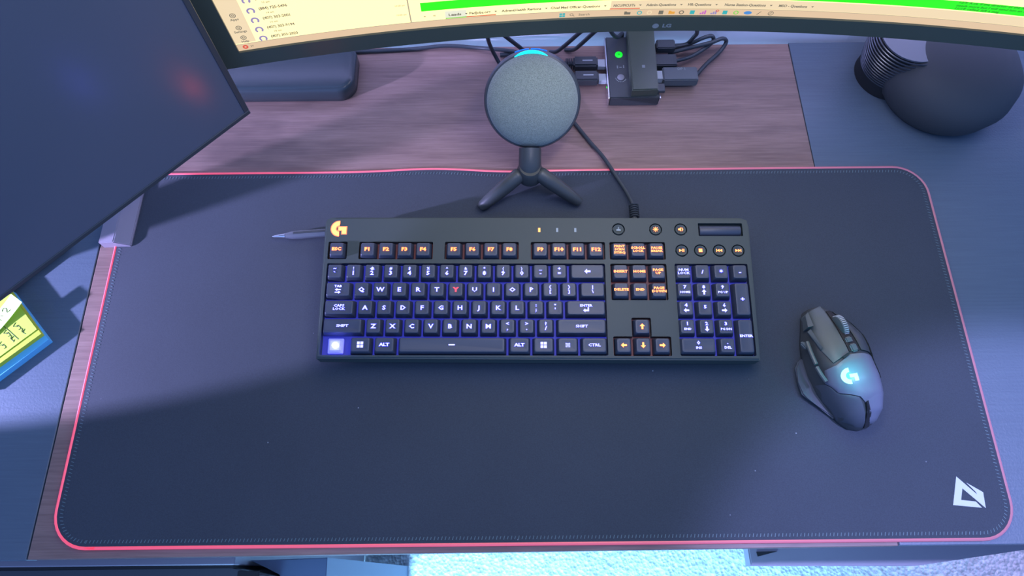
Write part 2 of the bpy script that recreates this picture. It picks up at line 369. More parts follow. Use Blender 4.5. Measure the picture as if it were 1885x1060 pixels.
knobs = [(15.79, 7.01), (17.82, 7.01), (19.19, 7.01), (19.17, 5.79), (20.18, 5.79), (21.20, 5.79), (22.21, 5.79)]
for a, b_ in knobs: cu.lathe([(.68, -.9), (.68, 1)], (X(a), Y(b_), 0), 24)
cu.prism(rrect(X(20.15), X(22.57), Y(6.63), Y(7.38), .1, 3), -1.0, 1)
cut_me = cu.mesh('cut', 'housing')
ob = link('housing', body_me); co = link('cut', cut_me)
bo = ob.modifiers.new('b', 'BOOLEAN'); bo.operation = 'DIFFERENCE'; bo.solver = 'EXACT'; bo.use_self = True; bo.object = co
dg = bpy.context.evaluated_depsgraph_get(); nm = bpy.data.meshes.new_from_object(ob.evaluated_get(dg))
bpy.data.objects.remove(ob); bpy.data.objects.remove(co)
nm.transform(Matrix.Translation(TK.translation / 100) @ TK.to_3x3().to_4x4())
nm.name = 'housing'; nm.materials.clear(); nm.materials.append(M['housing']); link('housing', nm, kb)
q = MB()
for (a, b_, c_, d_) in (wells[0], wells[9]): q.box(X(a) + .05, X(b_) - .05, Y(c_) + .05, Y(d_) - .05, PLZ, PLZ + .03)
kpart(q, 'blue_backlight', 'plate_blue')
q = MB()
for (a, b_, c_, d_) in wells[1:9]: q.box(X(a) + .05, X(b_) - .05, Y(c_) + .05, Y(d_) - .05, PLZ, PLZ + .03)
kpart(q, 'orange_backlight', 'plate_orange')
for x in (2.5, 20): # flip-out feet
    q = MB().box(X(x), X(x) + 3.2, Y(7.0), Y(7.0) + .9, -3.60, -2.3, .1, 1)
    kpart(q, 'flip_foot', 'black')

capcache = {}
def cap_mesh(w, h=1.):
    if (w, h) in capcache: return capcache[w, h]
    q = MB(); bw, bh = w * U - .19, h * U - .19; tw, th = w * U - .64, h * U - .58
    rings = []
    for fw, fh, z, r, dy in ((bw, bh, PLZ + .12, .10, 0), (bw - .02, bh - .02, PLZ + .30, .12, 0), (tw + .12, th + .12, -.14, .17, .0), (tw + .03, th + .03, -.02, .17, .0), (tw - .10, th - .10, .0, .14, .0), (tw - .45, th - .45, -.035, .1, .0)):
        rings.append([(x, y + dy, z) for x, y in rrect(-fw / 2, fw / 2, -fh / 2, fh / 2, r, 4)])
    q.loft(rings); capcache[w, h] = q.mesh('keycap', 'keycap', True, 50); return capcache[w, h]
LEGZ = .012
def poly_icon(q, kind, x, y, s, g):
    gg = g
    def P(pts, gg=g):
        pts = [(x + a * s, y + b_ * s) for a, b_ in pts]
        if gg:  # grow outwards
            cx = sum(p[0] for p in pts) / len(pts); cy = sum(p[1] for p in pts) / len(pts)
            pts = [(cx + (a - cx) * (1 + gg / max(.08, math.hypot(a - cx, b_ - cy))), cy + (b_ - cy) * (1 + gg / max(.08, math.hypot(a - cx, b_ - cy)))) for a, b_ in pts]
        q.flat(pts, q.z)
    arrow = [(-1, 0), (-.1, .85), (-.1, .3), (1, .3), (1, -.3), (-.1, -.3), (-.1, -.85)]
    rot = {'left': 0, 'down': 90, 'right': 180, 'up': 270}
    if kind in rot:
        a = math.radians(rot[kind]); P([(u * math.cos(a) - v * math.sin(a), u * math.sin(a) + v * math.cos(a)) for u, v in arrow])
    elif kind == 'enter': P([(-1, -.2), (-.3, .45), (-.3, .1), (.5, .1), (.5, .9), (.95, .9), (.95, -.5), (-.3, -.5), (-.3, -.85)])
    elif kind == 'bar': P([(-1, .18), (.8, .18), (1, 0), (.8, -.18), (-1, -.18)])
    elif kind == 'win':
        for a, b_ in ((-1, .12), (.12, .12), (-1, -1), (.12, -1)): P([(a, b_), (a + .88, b_), (a + .88, b_ + .88), (a, b_ + .88)], gg * .4)
    elif kind == 'menu':
        for a, b_, c_, d_ in ((-1, 1, .8, 1), (-1, 1, -1, -.8), (-1, -.8, -1, 1), (.8, 1, -1, 1), (-.5, .5, .3, .45), (-.5, .5, -.1, .05), (-.5, .5, -.5, -.35)): P([(a, c_), (b_, c_), (b_, d_), (a, d_)])
    elif kind == 'square': P([(-.7, -.7), (.7, -.7), (.7, .7), (-.7, .7)])
    elif kind == 'play':
        P([(-1.1, -.6), (0, 0), (-1.1, .6)]); P([(.15, -.6), (.45, -.6), (.45, .6), (.15, .6)]); P([(.7, -.6), (1, -.6), (1, .6), (.7, .6)])
    elif kind == 'prev': P([(-1.3, -.6), (-1.05, -.6), (-1.05, .6), (-1.3, .6)]); P([(-1, 0), (0, -.6), (0, .6)]); P([(.1, 0), (1.1, -.6), (1.1, .6)])
    elif kind == 'next': P([(1.3, -.6), (1.05, -.6), (1.05, .6), (1.3, .6)]); P([(1, 0), (0, -.6), (0, .6)]); P([(-.1, 0), (-1.1, -.6), (-1.1, .6)])
    elif kind == 'sun':
        P([(.5 * math.cos(k * PI / 6), .5 * math.sin(k * PI / 6)) for k in range(12)])
        for k in range(8):
            a = k * PI / 4; c_, s_ = math.cos(a), math.sin(a); P([(.65 * c_ - .12 * s_, .65 * s_ + .12 * c_), (.65 * c_ + .12 * s_, .65 * s_ - .12 * c_), (1.1 * c_ + .1 * s_, 1.1 * s_ - .1 * c_), (1.1 * c_ - .1 * s_, 1.1 * s_ + .1 * c_)])
    elif kind == 'mute': P([(-1, -.35), (-.5, -.35), (.1, -.85), (.1, .85), (-.5, .35), (-1, .35)]); P([(.35, -.6), (.6, -.75), (.95, 0), (.6, .75), (.35, .6), (.65, 0)])
    elif kind == 'joy': P([(-.75, -.6), (.75, -.6), (.85, -.2), (.3, .0), (-.3, .0), (-.85, -.2)]); P([(-.12, 0), (.12, 0), (.12, .9), (-.12, .9)])
    elif kind == 'tabi': P([(-1, .5), (-.2, 1), (-.2, .65), (1, .65), (1, .35), (-.2, .35), (-.2, 0)]); P([(1, -.5), (.2, -1), (.2, -.65), (-1, -.65), (-1, -.35), (.2, -.35), (.2, 0)])
def legend(spec, parent, colors, z=LEGZ, tf_=None):
    q = MB()
    for mi, grow, zz in ((0, .045, z), (1, .012, z + .012)):  # fatter lower layer paints the glow halo around each lit legend
        q.mi = mi; q.z = zz
        for it in spec:
            if it[0] == 'ICON': poly_icon(q, it[1], it[2], it[3], it[4], grow * .9)
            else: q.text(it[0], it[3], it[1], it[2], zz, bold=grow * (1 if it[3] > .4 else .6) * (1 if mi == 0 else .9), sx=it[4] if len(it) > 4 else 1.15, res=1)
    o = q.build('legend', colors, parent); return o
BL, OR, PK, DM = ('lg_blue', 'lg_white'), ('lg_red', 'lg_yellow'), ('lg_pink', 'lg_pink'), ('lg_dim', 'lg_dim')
def key(ux, uy, w, spec, colors, name='keycap', h=1.):
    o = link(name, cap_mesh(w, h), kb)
    o.matrix_local = Matrix.Translation((TK @ Vector((X(ux), Y(uy), 0))) / 100) @ Matrix.Rotation(TILT, 4, 'X')
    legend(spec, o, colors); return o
def one(t, s=.62): return [(t, 0, -.05, s, 1.2)]
def two(a, b_, s1=.40, s2=.60): return [(a, 0, .28, s1, 1.1), (b_, 0, -.22, s2, 1.2)]
def wtxt(*ls, s=.36, sx=1.25): return [(t, 0, (len(ls) - 1) * .17 - .34 * i, s, sx) for i, t in enumerate(ls)]
key(.5, 5.765, 1, wtxt('ESC', s=.46), OR, 'function_key')
for i in range(12):
    key([2.17, 6.83, 11.5][i // 4] + i % 4, 5.765, 1, [('F%d' % (i + 1), 0, -.02, .52, 1.25)], OR, 'function_key')
for i, ls in enumerate([('PRINT', 'SCRN', 'SYSRQ'), ('SCROLL', 'LOCK'), ('PAUSE', 'BREAK')]): key(15.77 + i, 5.765, 1, wtxt(*ls, s=.33, sx=1.2), OR, 'function_key')
for i, (a, b_) in enumerate([('~', '`'), ('!', '1'), ('@', '2'), ('#', '3'), ('$', '4'), ('%', '5'), ('^', '6'), ('&', '7'), ('*', '8'), ('(', '9'), (')', '0'), ('_', '-'), ('+', '=')]):
    key(.5 + i, 4.515, 1, two(a, b_) if 0 < i < 11 else two(a, b_, .42, .46), BL)
key(14, 4.515, 2, [('ICON', 'left', 0, 0, .30)], BL)
key(.75, 3.505, 1.5, [('TAB', 0, .30, .34, 1.2), ('ICON', 'tabi', 0, -.2, .28)], BL)
for i, ch in enumerate('QWERTYUIOP'): key(2 + i, 3.505, 1, one(ch), PK if ch == 'Y' else BL)
key(12, 3.505, 1, [('{', 0, .26, .42), ('[', 0, -.22, .42)], BL); key(13, 3.505, 1, [('}', 0, .26, .42), (']', 0, -.22, .42)], BL); key(14.25, 3.505, 1.5, [('|', 0, .26, .42), ('\\', 0, -.22, .42)], BL)
key(.875, 2.505, 1.75, wtxt('CAPS', 'LOCK', s=.36), BL)
for i, ch in enumerate('ASDFGHJKL'): key(2.25 + i, 2.505, 1, one(ch), BL)
key(11.25, 2.505, 1, [(':', 0, .25, .42), (';', 0, -.22, .46)], BL); key(12.25, 2.505, 1, [('"', 0, .2, .42), ("'", 0, -.22, .5)], BL)
key(13.875, 2.505, 2.25, [('ENTER', 0, .22, .34, 1.2), ('ICON', 'enter', 0, -.22, .28)], BL)
key(1.125, 1.505, 2.25, wtxt('SHIFT', s=.38), BL)
for i, ch in enumerate('ZXCVBNM'): key(2.75 + i, 1.505, 1, one(ch), BL)
for i, (a, b_) in enumerate([('<', ','), ('>', '.'), ('?', '/')]): key(9.75 + i, 1.505, 1, [(a, 0, .24, .44), (b_, 0, -.22, .5)], BL)
key(13.625, 1.505, 2.75, wtxt('SHIFT', s=.38), BL)
key(2.125, .505, 1.25, [('ICON', 'win', 0, 0, .30)], BL); key(3.375, .505, 1.25, wtxt('ALT', s=.44), BL)
key(6.875, .505, 5.75, [('ICON', 'bar', 0, 0, .30)], BL, 'spacebar')
key(10.375, .505, 1.25, wtxt('ALT', s=.44), BL); key(11.625, .505, 1.25, [('ICON', 'win', 0, 0, .30)], BL); key(12.875, .505, 1.25, [('ICON', 'menu', 0, 0, .20)], BL); key(14.25, .505, 1.5, wtxt('CTRL', s=.40), BL)
for i, ls in enumerate([('INSERT',), ('HOME',), ('PAGE', 'UP')]): key(15.77 + i, 4.515, 1, wtxt(*ls, s=.35), OR, 'navigation_key')
for i, ls in enumerate([('DELETE',), ('END',), ('PAGE', 'DOWN')]): key(15.77 + i, 3.505, 1, wtxt(*ls, s=.35), OR, 'navigation_key')
key(16.77, 1.505, 1, [('ICON', 'up', 0, 0, .27)], OR, 'arrow_key')
for i, k_ in enumerate(('left', 'down', 'right')): key(15.77 + i, .505, 1, [('ICON', k_, 0, 0, .27)], OR, 'arrow_key')
NP = 'numpad_key'
key(19.13, 4.515, 1, wtxt('NUM', 'LOCK', s=.36), BL, NP); key(20.13, 4.515, 1, one('/', .5), BL, NP); key(21.13, 4.515, 1, one('*', .6), BL, NP); key(22.13, 4.515, 1, one('-', .6), BL, NP)
for j, row in enumerate([[('7', 'HOME'), ('8', 'up'), ('9', 'PG UP')], [('4', 'left'), ('5', ''), ('6', 'right')], [('1', 'END'), ('2', 'down'), ('3', 'PG DN')]]):
    for i, (a, b_) in enumerate(row):
        s_ = [(a, 0, .28 if b_ else .1, .46, 1.2)]
        if b_ in ('up', 'left', 'right', 'down'): s_.append(('ICON', b_, 0, -.24, .25))
        elif b_: s_.append((b_, 0, -.26, .30, 1.2))
        key(19.13 + i, 3.505 - j, 1, s_, BL, NP)
key(19.63, .505, 2, [('0', 0, .24, .46, 1.2), ('INS', 0, -.25, .32, 1.2)], BL, NP); key(21.13, .505, 1, [('.', 0, .3, .46, 1.2), ('DEL', 0, -.22, .34, 1.2)], BL, NP)
key(22.13, 3.005, 1, one('+', .6), BL, NP, 2.); key(22.13, 1.005, 1, wtxt('ENTER', s=.34), BL, NP, 2.)
# exposed switch where the left control cap is missing
q = MB(); q.box(-.78, .78, -.78, .78, PLZ + .03, PLZ + .35, .08, 1); q.box(-.62, .62, -.62, .62, PLZ + .35, PLZ + .62, .12, 2)
q.tf(Matrix.Translation((X(.76), Y(.52), 0))); sw = kpart(q, 'key_switch', 'switch'); sw['label'] = 'bare glowing key switch without a cap'
q = MB(); q.lathe([(.30, PLZ + .6), (.30, PLZ + .74), (.22, PLZ + .78)], (X(.78), Y(.52), 0), 20); q.tf(TK).build('switch_stem', 'switch_hot', sw)
sl_ = bpy.data.lights.new('switch_glow', 'POINT'); sl_.energy = .02; sl_.color = (.05, .05, 1.0); sl_.shadow_soft_size = .003
so_ = bpy.data.objects.new('switch_glow', sl_); COL.objects.link(so_); so_.parent = kb; so_.location = (TK @ Vector((X(.78), Y(.52), .35))) / 100
# round buttons, volume roller, indicator lights, maker's emblem
for (a, b_), ic in zip(knobs, ('joy', 'sun', 'mute', 'play', 'square', 'prev', 'next')):
    q = MB().lathe([(.57, -.88), (.57, -.46), (.53, -.40), (.44, -.40), (.40, -.43)], (X(a), Y(b_), 0), 28); o = kpart(q, 'media_button', 'housing', smooth=True)
    q = MB()
    for mi, gr, z in ((0, .035, -.385), (1, .0, -.375)): q.mi = mi; q.z = z; poly_icon(q, ic, X(a), Y(b_), .25, gr)
    q.tf(TK).build('legend', DM if ic == 'joy' else OR, o)
q = MB(); rr = .62; x0, x1 = X(20.24), X(22.48)
q.loft([[(x, Y(7.0) + rr * math.sin(2 * PI * k / 40) * s_, -.98 + rr * math.cos(2 * PI * k / 40) * s_) for k in range(40)] for x, s_ in ((x0, .94), (x0 + .06, 1), (x1 - .06, 1), (x1, .94))])
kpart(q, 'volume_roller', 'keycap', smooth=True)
for a, mt_ in ((11.46, 'lg_yellow'), (12.44, 'lg_dim'), (13.43, 'lg_dim')):
    kpart(MB().box(X(a) - .11, X(a) + .11, Y(6.97) - .22, Y(6.97) + .22, TOPZ - .05, TOPZ + .012), 'indicator_light', mt_)
def gee(q, x, y, r, z, grow=0.):
    ro, ri = r * (1 + grow), r * (.46 - grow); pts = []
    a0, a1 = math.radians(86), math.radians(272)
    for k in range(21): a = a0 + (a1 - a0) * k / 20; pts.append((x + ro * math.cos(a), y + ro * math.sin(a)))
    for k in range(21): a = a1 + (a0 - a1) * k / 20; pts.append((x + ri * math.cos(a), y + ri * math.sin(a)))
    g_ = grow
    for a, b_ in zip(pts[:20], pts[1:21]):
        pass
    o_, i_ = pts[:21], list(reversed(pts[21:]))
    for k in range(20): q.flat([o_[k], o_[k + 1], i_[k + 1], i_[k]], z)
    q.flat([(x + r * (a + da * g_), y + r * (b_ + db * g_)) for a, b_, da, db in ((-.06, .21, -1, 1), (.92, .21, 1, 1), (.92, -.23, 1, 0), (-.06, -.23, -1, -1))], z)
    q.flat([(x + r * (a + da * g_), y + r * (b_ + db * g_)) for a, b_, da, db in ((.42, -.23, -1, 0), (.92, -.23, 1, 0), (.92, -.70, 1, -1), (.42, -.70, -1, -1))], z)
q = MB(); q.mi = 0; gee(q, X(.50), Y(7.03), .80, TOPZ + .012, .12); q.mi = 1; gee(q, X(.50), Y(7.03), .80, TOPZ + .024)
kpart(q, 'emblem', ('emblem_rim', 'emblem_hot'))['label'] = 'glowing yellow G shaped emblem'
# cable with ribbed strain relief
def kw(pts): return [(x + 20.948, y + 2.378, z - .31) for x, y, z in pts]
RZ = Matrix.Rotation(-KR, 4, 'Z')
q = MB(); q.tube(kw([(1.5, 33.5, .35), (3.6, 30.2, .35), (5.24, 27.13, .35), (7.3, 23.87, .3), (8.74, 21.5, .62), (10.06, 18.73, .85), (10.94, 16.85, 1.0), (11.45, 15.22, 1.3), (11.55, 14.4, 1.6)]), .22, 10); q.tf(RZ).build('cable', 'cable', kb, True)
q = MB()
for k in range(6): q.lathe([(.46, -.09), (.55, 0), (.46, .09)], kw([(11.56 - .01 * k, 14.6 - .30 * k, 1.62 + .05 * k)])[0], 14, Matrix.Rotation(PI / 2 - .1, 4, 'X'))
q.tube(kw([(11.56, 14.7, 1.6), (11.46, 12.5, 1.9)]), .30, 10, sub=1); q.tf(RZ).build('strain_relief', 'black', kb, True)

# ------------------------------------------------------------------ mouse
mo = thing('mouse', (31.2, -3.6, .31), 'black gaming mouse with a glowing teal G emblem, right of the keyboard', 'mouse', rz=math.radians(14.14))
H = [(-6.3, .5), (-5.9, 1.6), (-5, 2.7), (-3.6, 3.55), (-2, 3.95), (-.3, 3.95), (1.5, 3.55), (3, 3.0), (4.5, 2.35), (5.6, 1.85), (6.4, 1.35)]
XL = [(-6.3, -1.0), (-5.9, -1.9), (-5, -2.6), (-3.6, -3.1), (-2, -3.55), (0, -3.65), (1.6, -3.45), (3.2, -3.0), (4.5, -2.35), (5.6, -1.85), (6.4, -1.3)]
XR = [(-6.3, .0), (-5.9, .9), (-5, 1.75), (-3.6, 2.3), (-2, 2.55), (-.4, 2.6), (1, 2.9), (2.3, 3.0), (3.8, 2.5), (5.3, 1.55), (6.4, .7)]
def mh(x, y):
    a, b_ = lerp(XL, y), lerp(XR, y); u = max(-1, min(1, (x - (a + b_) / 2) / ((b_ - a) / 2)))
    return lerp(H, y) * (1 - abs(u) ** 3.2) ** .5
q = MB(); rings = []
ys = [-6.3, -6.15, -5.9, -5.5] + [-5 + .5 * k for k in range(21)] + [5.6, 6.0, 6.4]
for y in ys:
    a, b_ = lerp(XL, y), lerp(XR, y); r_ = []
    for k in range(25):
        u = -math.cos(PI * k / 24); x = (a + b_) / 2 + u * (b_ - a) / 2; r_.append((x, y, max(.12, mh(x, y))))
    r_ += [(b_ - .15, y, .0), (a + .15, y, .0)]; rings.append(list(reversed(r_)))
q.loft(rings); q.build('body_shell', 'black', mo, True, 60)
def patch(name, mt_, A, B, off, n=12, mw=8, parent=mo, th=.14, zf=None):
    """A, B: side polylines (x, y); ruled surface laid on the mouse body"""
    def samp(Pl, t):
        s_ = t * (len(Pl) - 1); i = min(int(s_), len(Pl) - 2); f = s_ - i
        return (Pl[i][0] + (Pl[i + 1][0] - Pl[i][0]) * f, Pl[i][1] + (Pl[i + 1][1] - Pl[i][1]) * f)
    q = MB(); top = {}; bot = {}
    for i in range(n + 1):
        a, b_ = samp(A, i / n), samp(B, i / n)
        for j in range(mw + 1):
            f = j / mw; x, y = a[0] + (b_[0] - a[0]) * f, a[1] + (b_[1] - a[1]) * f
            z = (zf or mh)(x, y); e = off if (0 < i < n and 0 < j < mw) else off - .04
            top[i, j] = q.bm.verts.new((x, y, z + e)); bot[i, j] = q.bm.verts.new((x, y, z + off - th))
    for i in range(n):
        for j in range(mw): q._f([top[i, j], top[i, j + 1], top[i + 1, j + 1], top[i + 1, j]])
    ed = [(0, j) for j in range(mw)] + [(i, mw) for i in range(n)] + [(n, j) for j in range(mw, 0, -1)] + [(i, 0) for i in range(n, 0, -1)]
    for k in range(len(ed)):
        a, b_ = ed[k], ed[(k + 1) % len(ed)]; q._f([top[b_], top[a], bot[a], bot[b_]])
    bmesh.ops.recalc_face_normals(q.bm, faces=q.bm.faces)
    return q.build(name, mt_, parent, True, 35)
M['mouse_panel'] = mat('satin_grey_mouse_panel', (.085, .105, .105), .42)
M['mouse_palm'] = mat('satin_palm_shell', (.13, .14, .18), .34)
M['mouse_grip'] = mat('rubber_side_grip', (.06, .07, .085), .5)
o = patch('click_button', 'mouse_panel', [(-1.75, 5.95), (-2.15, 4.31), (-2.26, 3.45), (-2.51, 1.61), (-2.25, .08)], [(.10, 6.35), (-.02, 4.88), (-.13, 3.56), (-.28, 2.2), (-.45, .69)], .24); o['label'] = 'grey left click button'
o = patch('click_button', 'black', [(.98, 6.4), (1.05, 4.9), (1.15, 4.0), (1.02, 2.37), (.88, .62)], [(1.05, 6.4), (1.62, 5.2), (2.35, 3.9), (2.85, 2.4), (2.45, .05)], .22); o['label'] = 'black right click button'
patch('palm_rest', 'mouse_palm', [(-3.0, -.30), (-2.1, -.22), (-.45, .45), (.7, .28), (2.4, -.25)], [(-3.2, -1.45), (-2.64, -2.72), (-1.09, -3.6), (-.70, -4.2), (2.3, -3.3)], .20, 20, 12)
patch('rear_shell', 'mouse_palm', [(-.62, -4.0), (-.42, -5.0), (-.30, -6.0)], [(2.38, -3.3), (1.75, -5.0), (.5, -6.1)], .20, 10, 8)
patch('side_grip', 'mouse_grip', [(-3.55, -1.2), (-3.35, -2.7), (-2.6, -5.0), (-1.5, -6.0)], [(-3.25, -1.5), (-2.68, -2.80), (-1.15, -3.68), (-.72, -6.2)], .24, 14, 8)
patch('right_rim', 'mouse_panel', [(1.66, 5.2), (2.42, 3.9), (2.92, 2.4), (2.52, .05), (2.45, -2.2)], [(1.80, 5.2), (2.55, 3.9), (3.06, 2.4), (2.66, .05), (2.60, -2.2)], .10, 16, 2, th=.8, zf=lambda x, y: max(1.0, mh(x - .25, y)))
patch('center_strip', 'slot', [(.25, 5.6), (.1, 3.8), (-.15, 2.3), (-.32, .75)], [(.85, 5.6), (.98, 3.8), (.86, 2.3), (.72, .62)], .16)
q = MB(); R_ = Matrix.Rotation(PI / 2, 4, 'Y'); q.lathe([(.9, -.36), (1.15, -.28), (1.2, 0), (1.15, .28), (.9, .36)], (.52, 3.5, 2.55), 36, R_)
wh = q.build('scroll_wheel', 'mouse_panel', mo, True, 30)
q = MB()
for k in range(36):
    a = 2 * PI * k / 36; q.box(-.22, .22, -.04, .04, 1.17, 1.24); bmesh.ops.transform(q.bm, matrix=Matrix.Translation((0, 0, 0)), verts=[])
    vs = list(q.bm.verts)[-8:]; bmesh.ops.rotate(q.bm, verts=vs, cent=(0, 0, 0), matrix=Matrix.Rotation(a, 3, 'X'))
q.tf(Matrix.Translation((.52, 3.5, 2.55))).build('wheel_ridges', 'steel', wh)
for y, s_ in ((1.86, .34), (.98, .42)):
    q = MB(); x = .24; q.box(x - .34, x + .34, y - s_, y + s_, mh(x, y) - .1, mh(x, y) + .34, .12, 3); q.build('top_button', 'mouse_panel', mo, True, 50)
q = MB(); q.prism([(-1.35, .34), (-.55, .62), (-.45, .50), (-1.25, .2)], 4.05, 4.16); q.build('button_gap', 'slot', mo)
# front-left trim, sensitivity buttons, side buttons and thumb shelf
q = MB(); q.loft([[(-1.95, 5.7, 1.0), (-1.60, 5.95, 1.0), (-1.60, 5.95, 2.0), (-1.95, 5.7, 1.9)], [(-2.45, 4.35, 1.1), (-2.0, 4.3, 1.1), (-2.0, 4.3, 2.7), (-2.45, 4.35, 2.4)]]); bmesh.ops.recalc_face_normals(q.bm, faces=q.bm.faces); q.build('front_trim', 'mouse_panel', mo)
q = MB(); q.loft([[(-2.35, 4.1, 2.2), (-2.6, 4.0, 2.0), (-2.7, 3.9, 2.4), (-2.40, 4.05, 2.65)], [(-2.40, 1.9, 3.0), (-2.5, 1.7, 2.8), (-2.58, 1.7, 3.2), (-2.42, 1.9, 3.4)]]); bmesh.ops.recalc_face_normals(q.bm, faces=q.bm.faces); q.build('sensitivity_button', 'mouse_panel', mo)
for (x0, y0, z0, x1, y1, z1) in ((-3.15, 2.95, 2.35, -3.5, .50, 2.9), (-3.55, .25, 2.9, -3.32, -1.35, 3.0)):
    q = MB(); q.tube([(x0, y0, z0), ((x0 + x1) / 2 - .06, (y0 + y1) / 2, (z0 + z1) / 2 + .05), (x1, y1, z1)], .20, 8); q.build('side_button', 'mouse_panel', mo, True)
q = MB(); q.box(-.22, .22, -.42, .42, 0, .5, .12, 2); q.tf(Matrix.Translation((-3.42, 2.75, 1.75)) @ Matrix.Rotation(.35, 4, 'Z')); q.build('thumb_button', 'mouse_panel', mo, True)
q = MB(); q.prism([(-3.3, 1.9), (-3.95, 1.62), (-4.5, 1.05), (-4.85, -.4), (-4.95, -1.6), (-4.6, -2.1), (-3.85, -2.95), (-2.85, -4.6), (-2.3, -4.2), (-2.9, -1.5), (-3.2, .3)], .12, .42, .12, 2, fz=lambda x, y: .25 * max(0, -3.3 - x) ** 1.2 * .6)
q.build('thumb_shelf', 'mouse_grip', mo)
q = MB(); q.prism([(-.68, -4.2), (-.50, -4.1), (-.28, -5.2), (-.25, -6.25), (-.75, -6.25), (-.72, -5.2)], 0.6, 1.0, fz=lambda x, y: lerp([(-6.3, .1), (-5.2, 1.7), (-4.1, 2.6)], y)); q.build('rear_slot', 'slot', mo)
q = MB(); q.mi = 0
gx, gy = -1.45, -1.55
gee(q, 0, 0, .78, 0., .0); q.tf(Matrix.Rotation(-math.radians(6), 4, 'Z')); q.mapv(lambda c: Vector((c.x + gx, c.y + gy, mh(c.x + gx, c.y + gy) + .235)))
q.build('emblem', 'teal_logo', mo)['label'] = 'glowing teal G shaped emblem'
q = MB(); n_ = 28
gl = bpy.data.lights.new('emblem_glow', 'POINT'); gl.energy = .035; gl.color = (0., 1., .85); gl.shadow_soft_size = .006
go = bpy.data.objects.new('emblem_glow', gl); COL.objects.link(go); go.parent = mo; go.location = (gx / 100, gy / 100, .056)

# ------------------------------------------------------------------ pen half under the keyboard
pn = thing('pen', (-24.5, 11.9, .31), 'dark translucent ballpoint pen sticking out from under the keyboard', 'pen', rz=math.radians(4.0))
RY = Matrix.Rotation(PI / 2, 4, 'Y')
MB().lathe([(.30, -1.9), (.44, -1.2), (.50, -.2), (.46, .9), (.42, 9)], (0, 0, .52), 20, RY).build('barrel', 'pen_clear', pn, True)
MB().lathe([(.05, -3.35), (.12, -3.1), (.14, -2.9), (.26, -1.95)], (0, 0, .52), 16, RY).build('tip', 'silver', pn, True)
MB().box(-1.0, 4, -.12, .12, .95, 1.08, .05, 1).build('clip', 'black', pn)

# ------------------------------------------------------------------ round smart speaker and its tripod
cz = Vector((.5, 23.45, 8.4)); axis = Vector((-.03, -.73, .68)).normalized()
up_ = Vector((0, 1, 0)); yx = (up_ - axis * up_.dot(axis)).normalized(); xx = yx.cross(axis)
Mr = Matrix((xx, yx, axis)).transposed().to_4x4()
spk = thing('smart_speaker', (.5, 23.5, 3.0), 'round smart speaker with grey knit front and blue light strip on top', 'smart speaker')
def sp(mb): return mb.tf(Matrix.Translation(cz - Vector((.5, 23.5, 3.0))) @ Mr)
sp(MB().lathe([(1.5, -4.4), (3.2, -3.9), (4.5, -2.8), (5.08, -1.4), (5.12, -.4), (4.95, .02), (4.78, .1)], seg=64)).build('rear_shell', 'black', spk, True)
sp(MB().lathe([(4.80, -.1), (4.78, .12), (4.6, .48), (4.2, .88), (3.6, 1.25), (2.8, 1.6), (1.9, 1.85), (1.0, 1.99), (.3, 2.03)], seg=64)).build('knit_front', 'fabric', spk, True, 60)
q = MB(); n_ = 24; rg = []
for k in range(n_ + 1):
    a = PI / 2 + (k / n_ - .5) * .72; hw = .38 * (1 - abs(k / n_ - .5) ** 2 * 3.6)
    rg.append((a, hw))
q.loft([[(4.80 * math.cos(a), 4.80 * math.sin(a), .12), ((4.84 + hw * .75) * math.cos(a), (4.84 + hw * .75) * math.sin(a), .10), ((4.84 + hw * .75) * math.cos(a), (4.84 + hw * .75) * math.sin(a), -.16), (4.80 * math.cos(a), 4.80 * math.sin(a), -.1)] for a, hw in rg])
bmesh.ops.recalc_face_normals(q.bm, faces=q.bm.faces); sp(q).build('light_strip', 'cyan', spk)['label'] = 'cyan glowing light strip'
q = MB()
for a0, a1 in ((-.33, -.04), (.0, .33)):
    q.loft([[(r_ * math.cos(PI / 2 - a), r_ * math.sin(PI / 2 - a), z) for r_, z in ((5.08, -1.15), (5.2, -1.1), (5.2, -.85), (5.12, -.8))] for a in [a0 + (a1 - a0) * k / 8 for k in range(9)]])
bmesh.ops.recalc_face_normals(q.bm, faces=q.bm.faces); sp(q).build('light_edge', 'blue_led', spk)

tri = thing('speaker_stand', (0.25, 18.3, 0), 'small black tripod stand under the round speaker', 'stand')
def tr(mb): return mb.tf(Matrix.Translation((-.25, -18.3, 0)))
q = MB(); q.tube([(.25, 18.0, 2.6), (.25, 18.5, 3.9), (.28, 19.98, 4.85)], 1.25, 20, 1.2); tr(q).build('neck', 'black', tri, True)
tr(MB().lathe([(.9, 2.0), (1.35, 2.4), (1.4, 3.6), (1.1, 4.2)], (.25, 18.0, 0), 28)).build('hub', 'black', tri, True)
for a, b_ in (((-.7, 17.7, 3.5), (-5.3, 14.95, .82)), ((1.05, 17.75, 3.6), (5.85, 15.45, .82)), ((.3, 18.8, 3.2), (.4, 25.5, .55))):
    q = MB(); A_, B_ = Vector(a), Vector(b_); d = B_ - A_
    pr = [(0, .50), (.02, .72), (.06, .82), (.3, .86), (.7, .74), (.93, .60), (.985, .46), (1.0, .22)]
    u = Vector((0, 0, 1)); u = (u - d.normalized() * u.dot(d.normalized())).normalized(); w_ = d.normalized().cross(u)
    q.loft([[A_ + d * t_ + (u * math.cos(2 * PI * k / 20) + w_ * math.sin(2 * PI * k / 20)) * r_ for k in range(20)] for t_, r_ in pr]); tr(q).build('leg', 'black', tri, True)

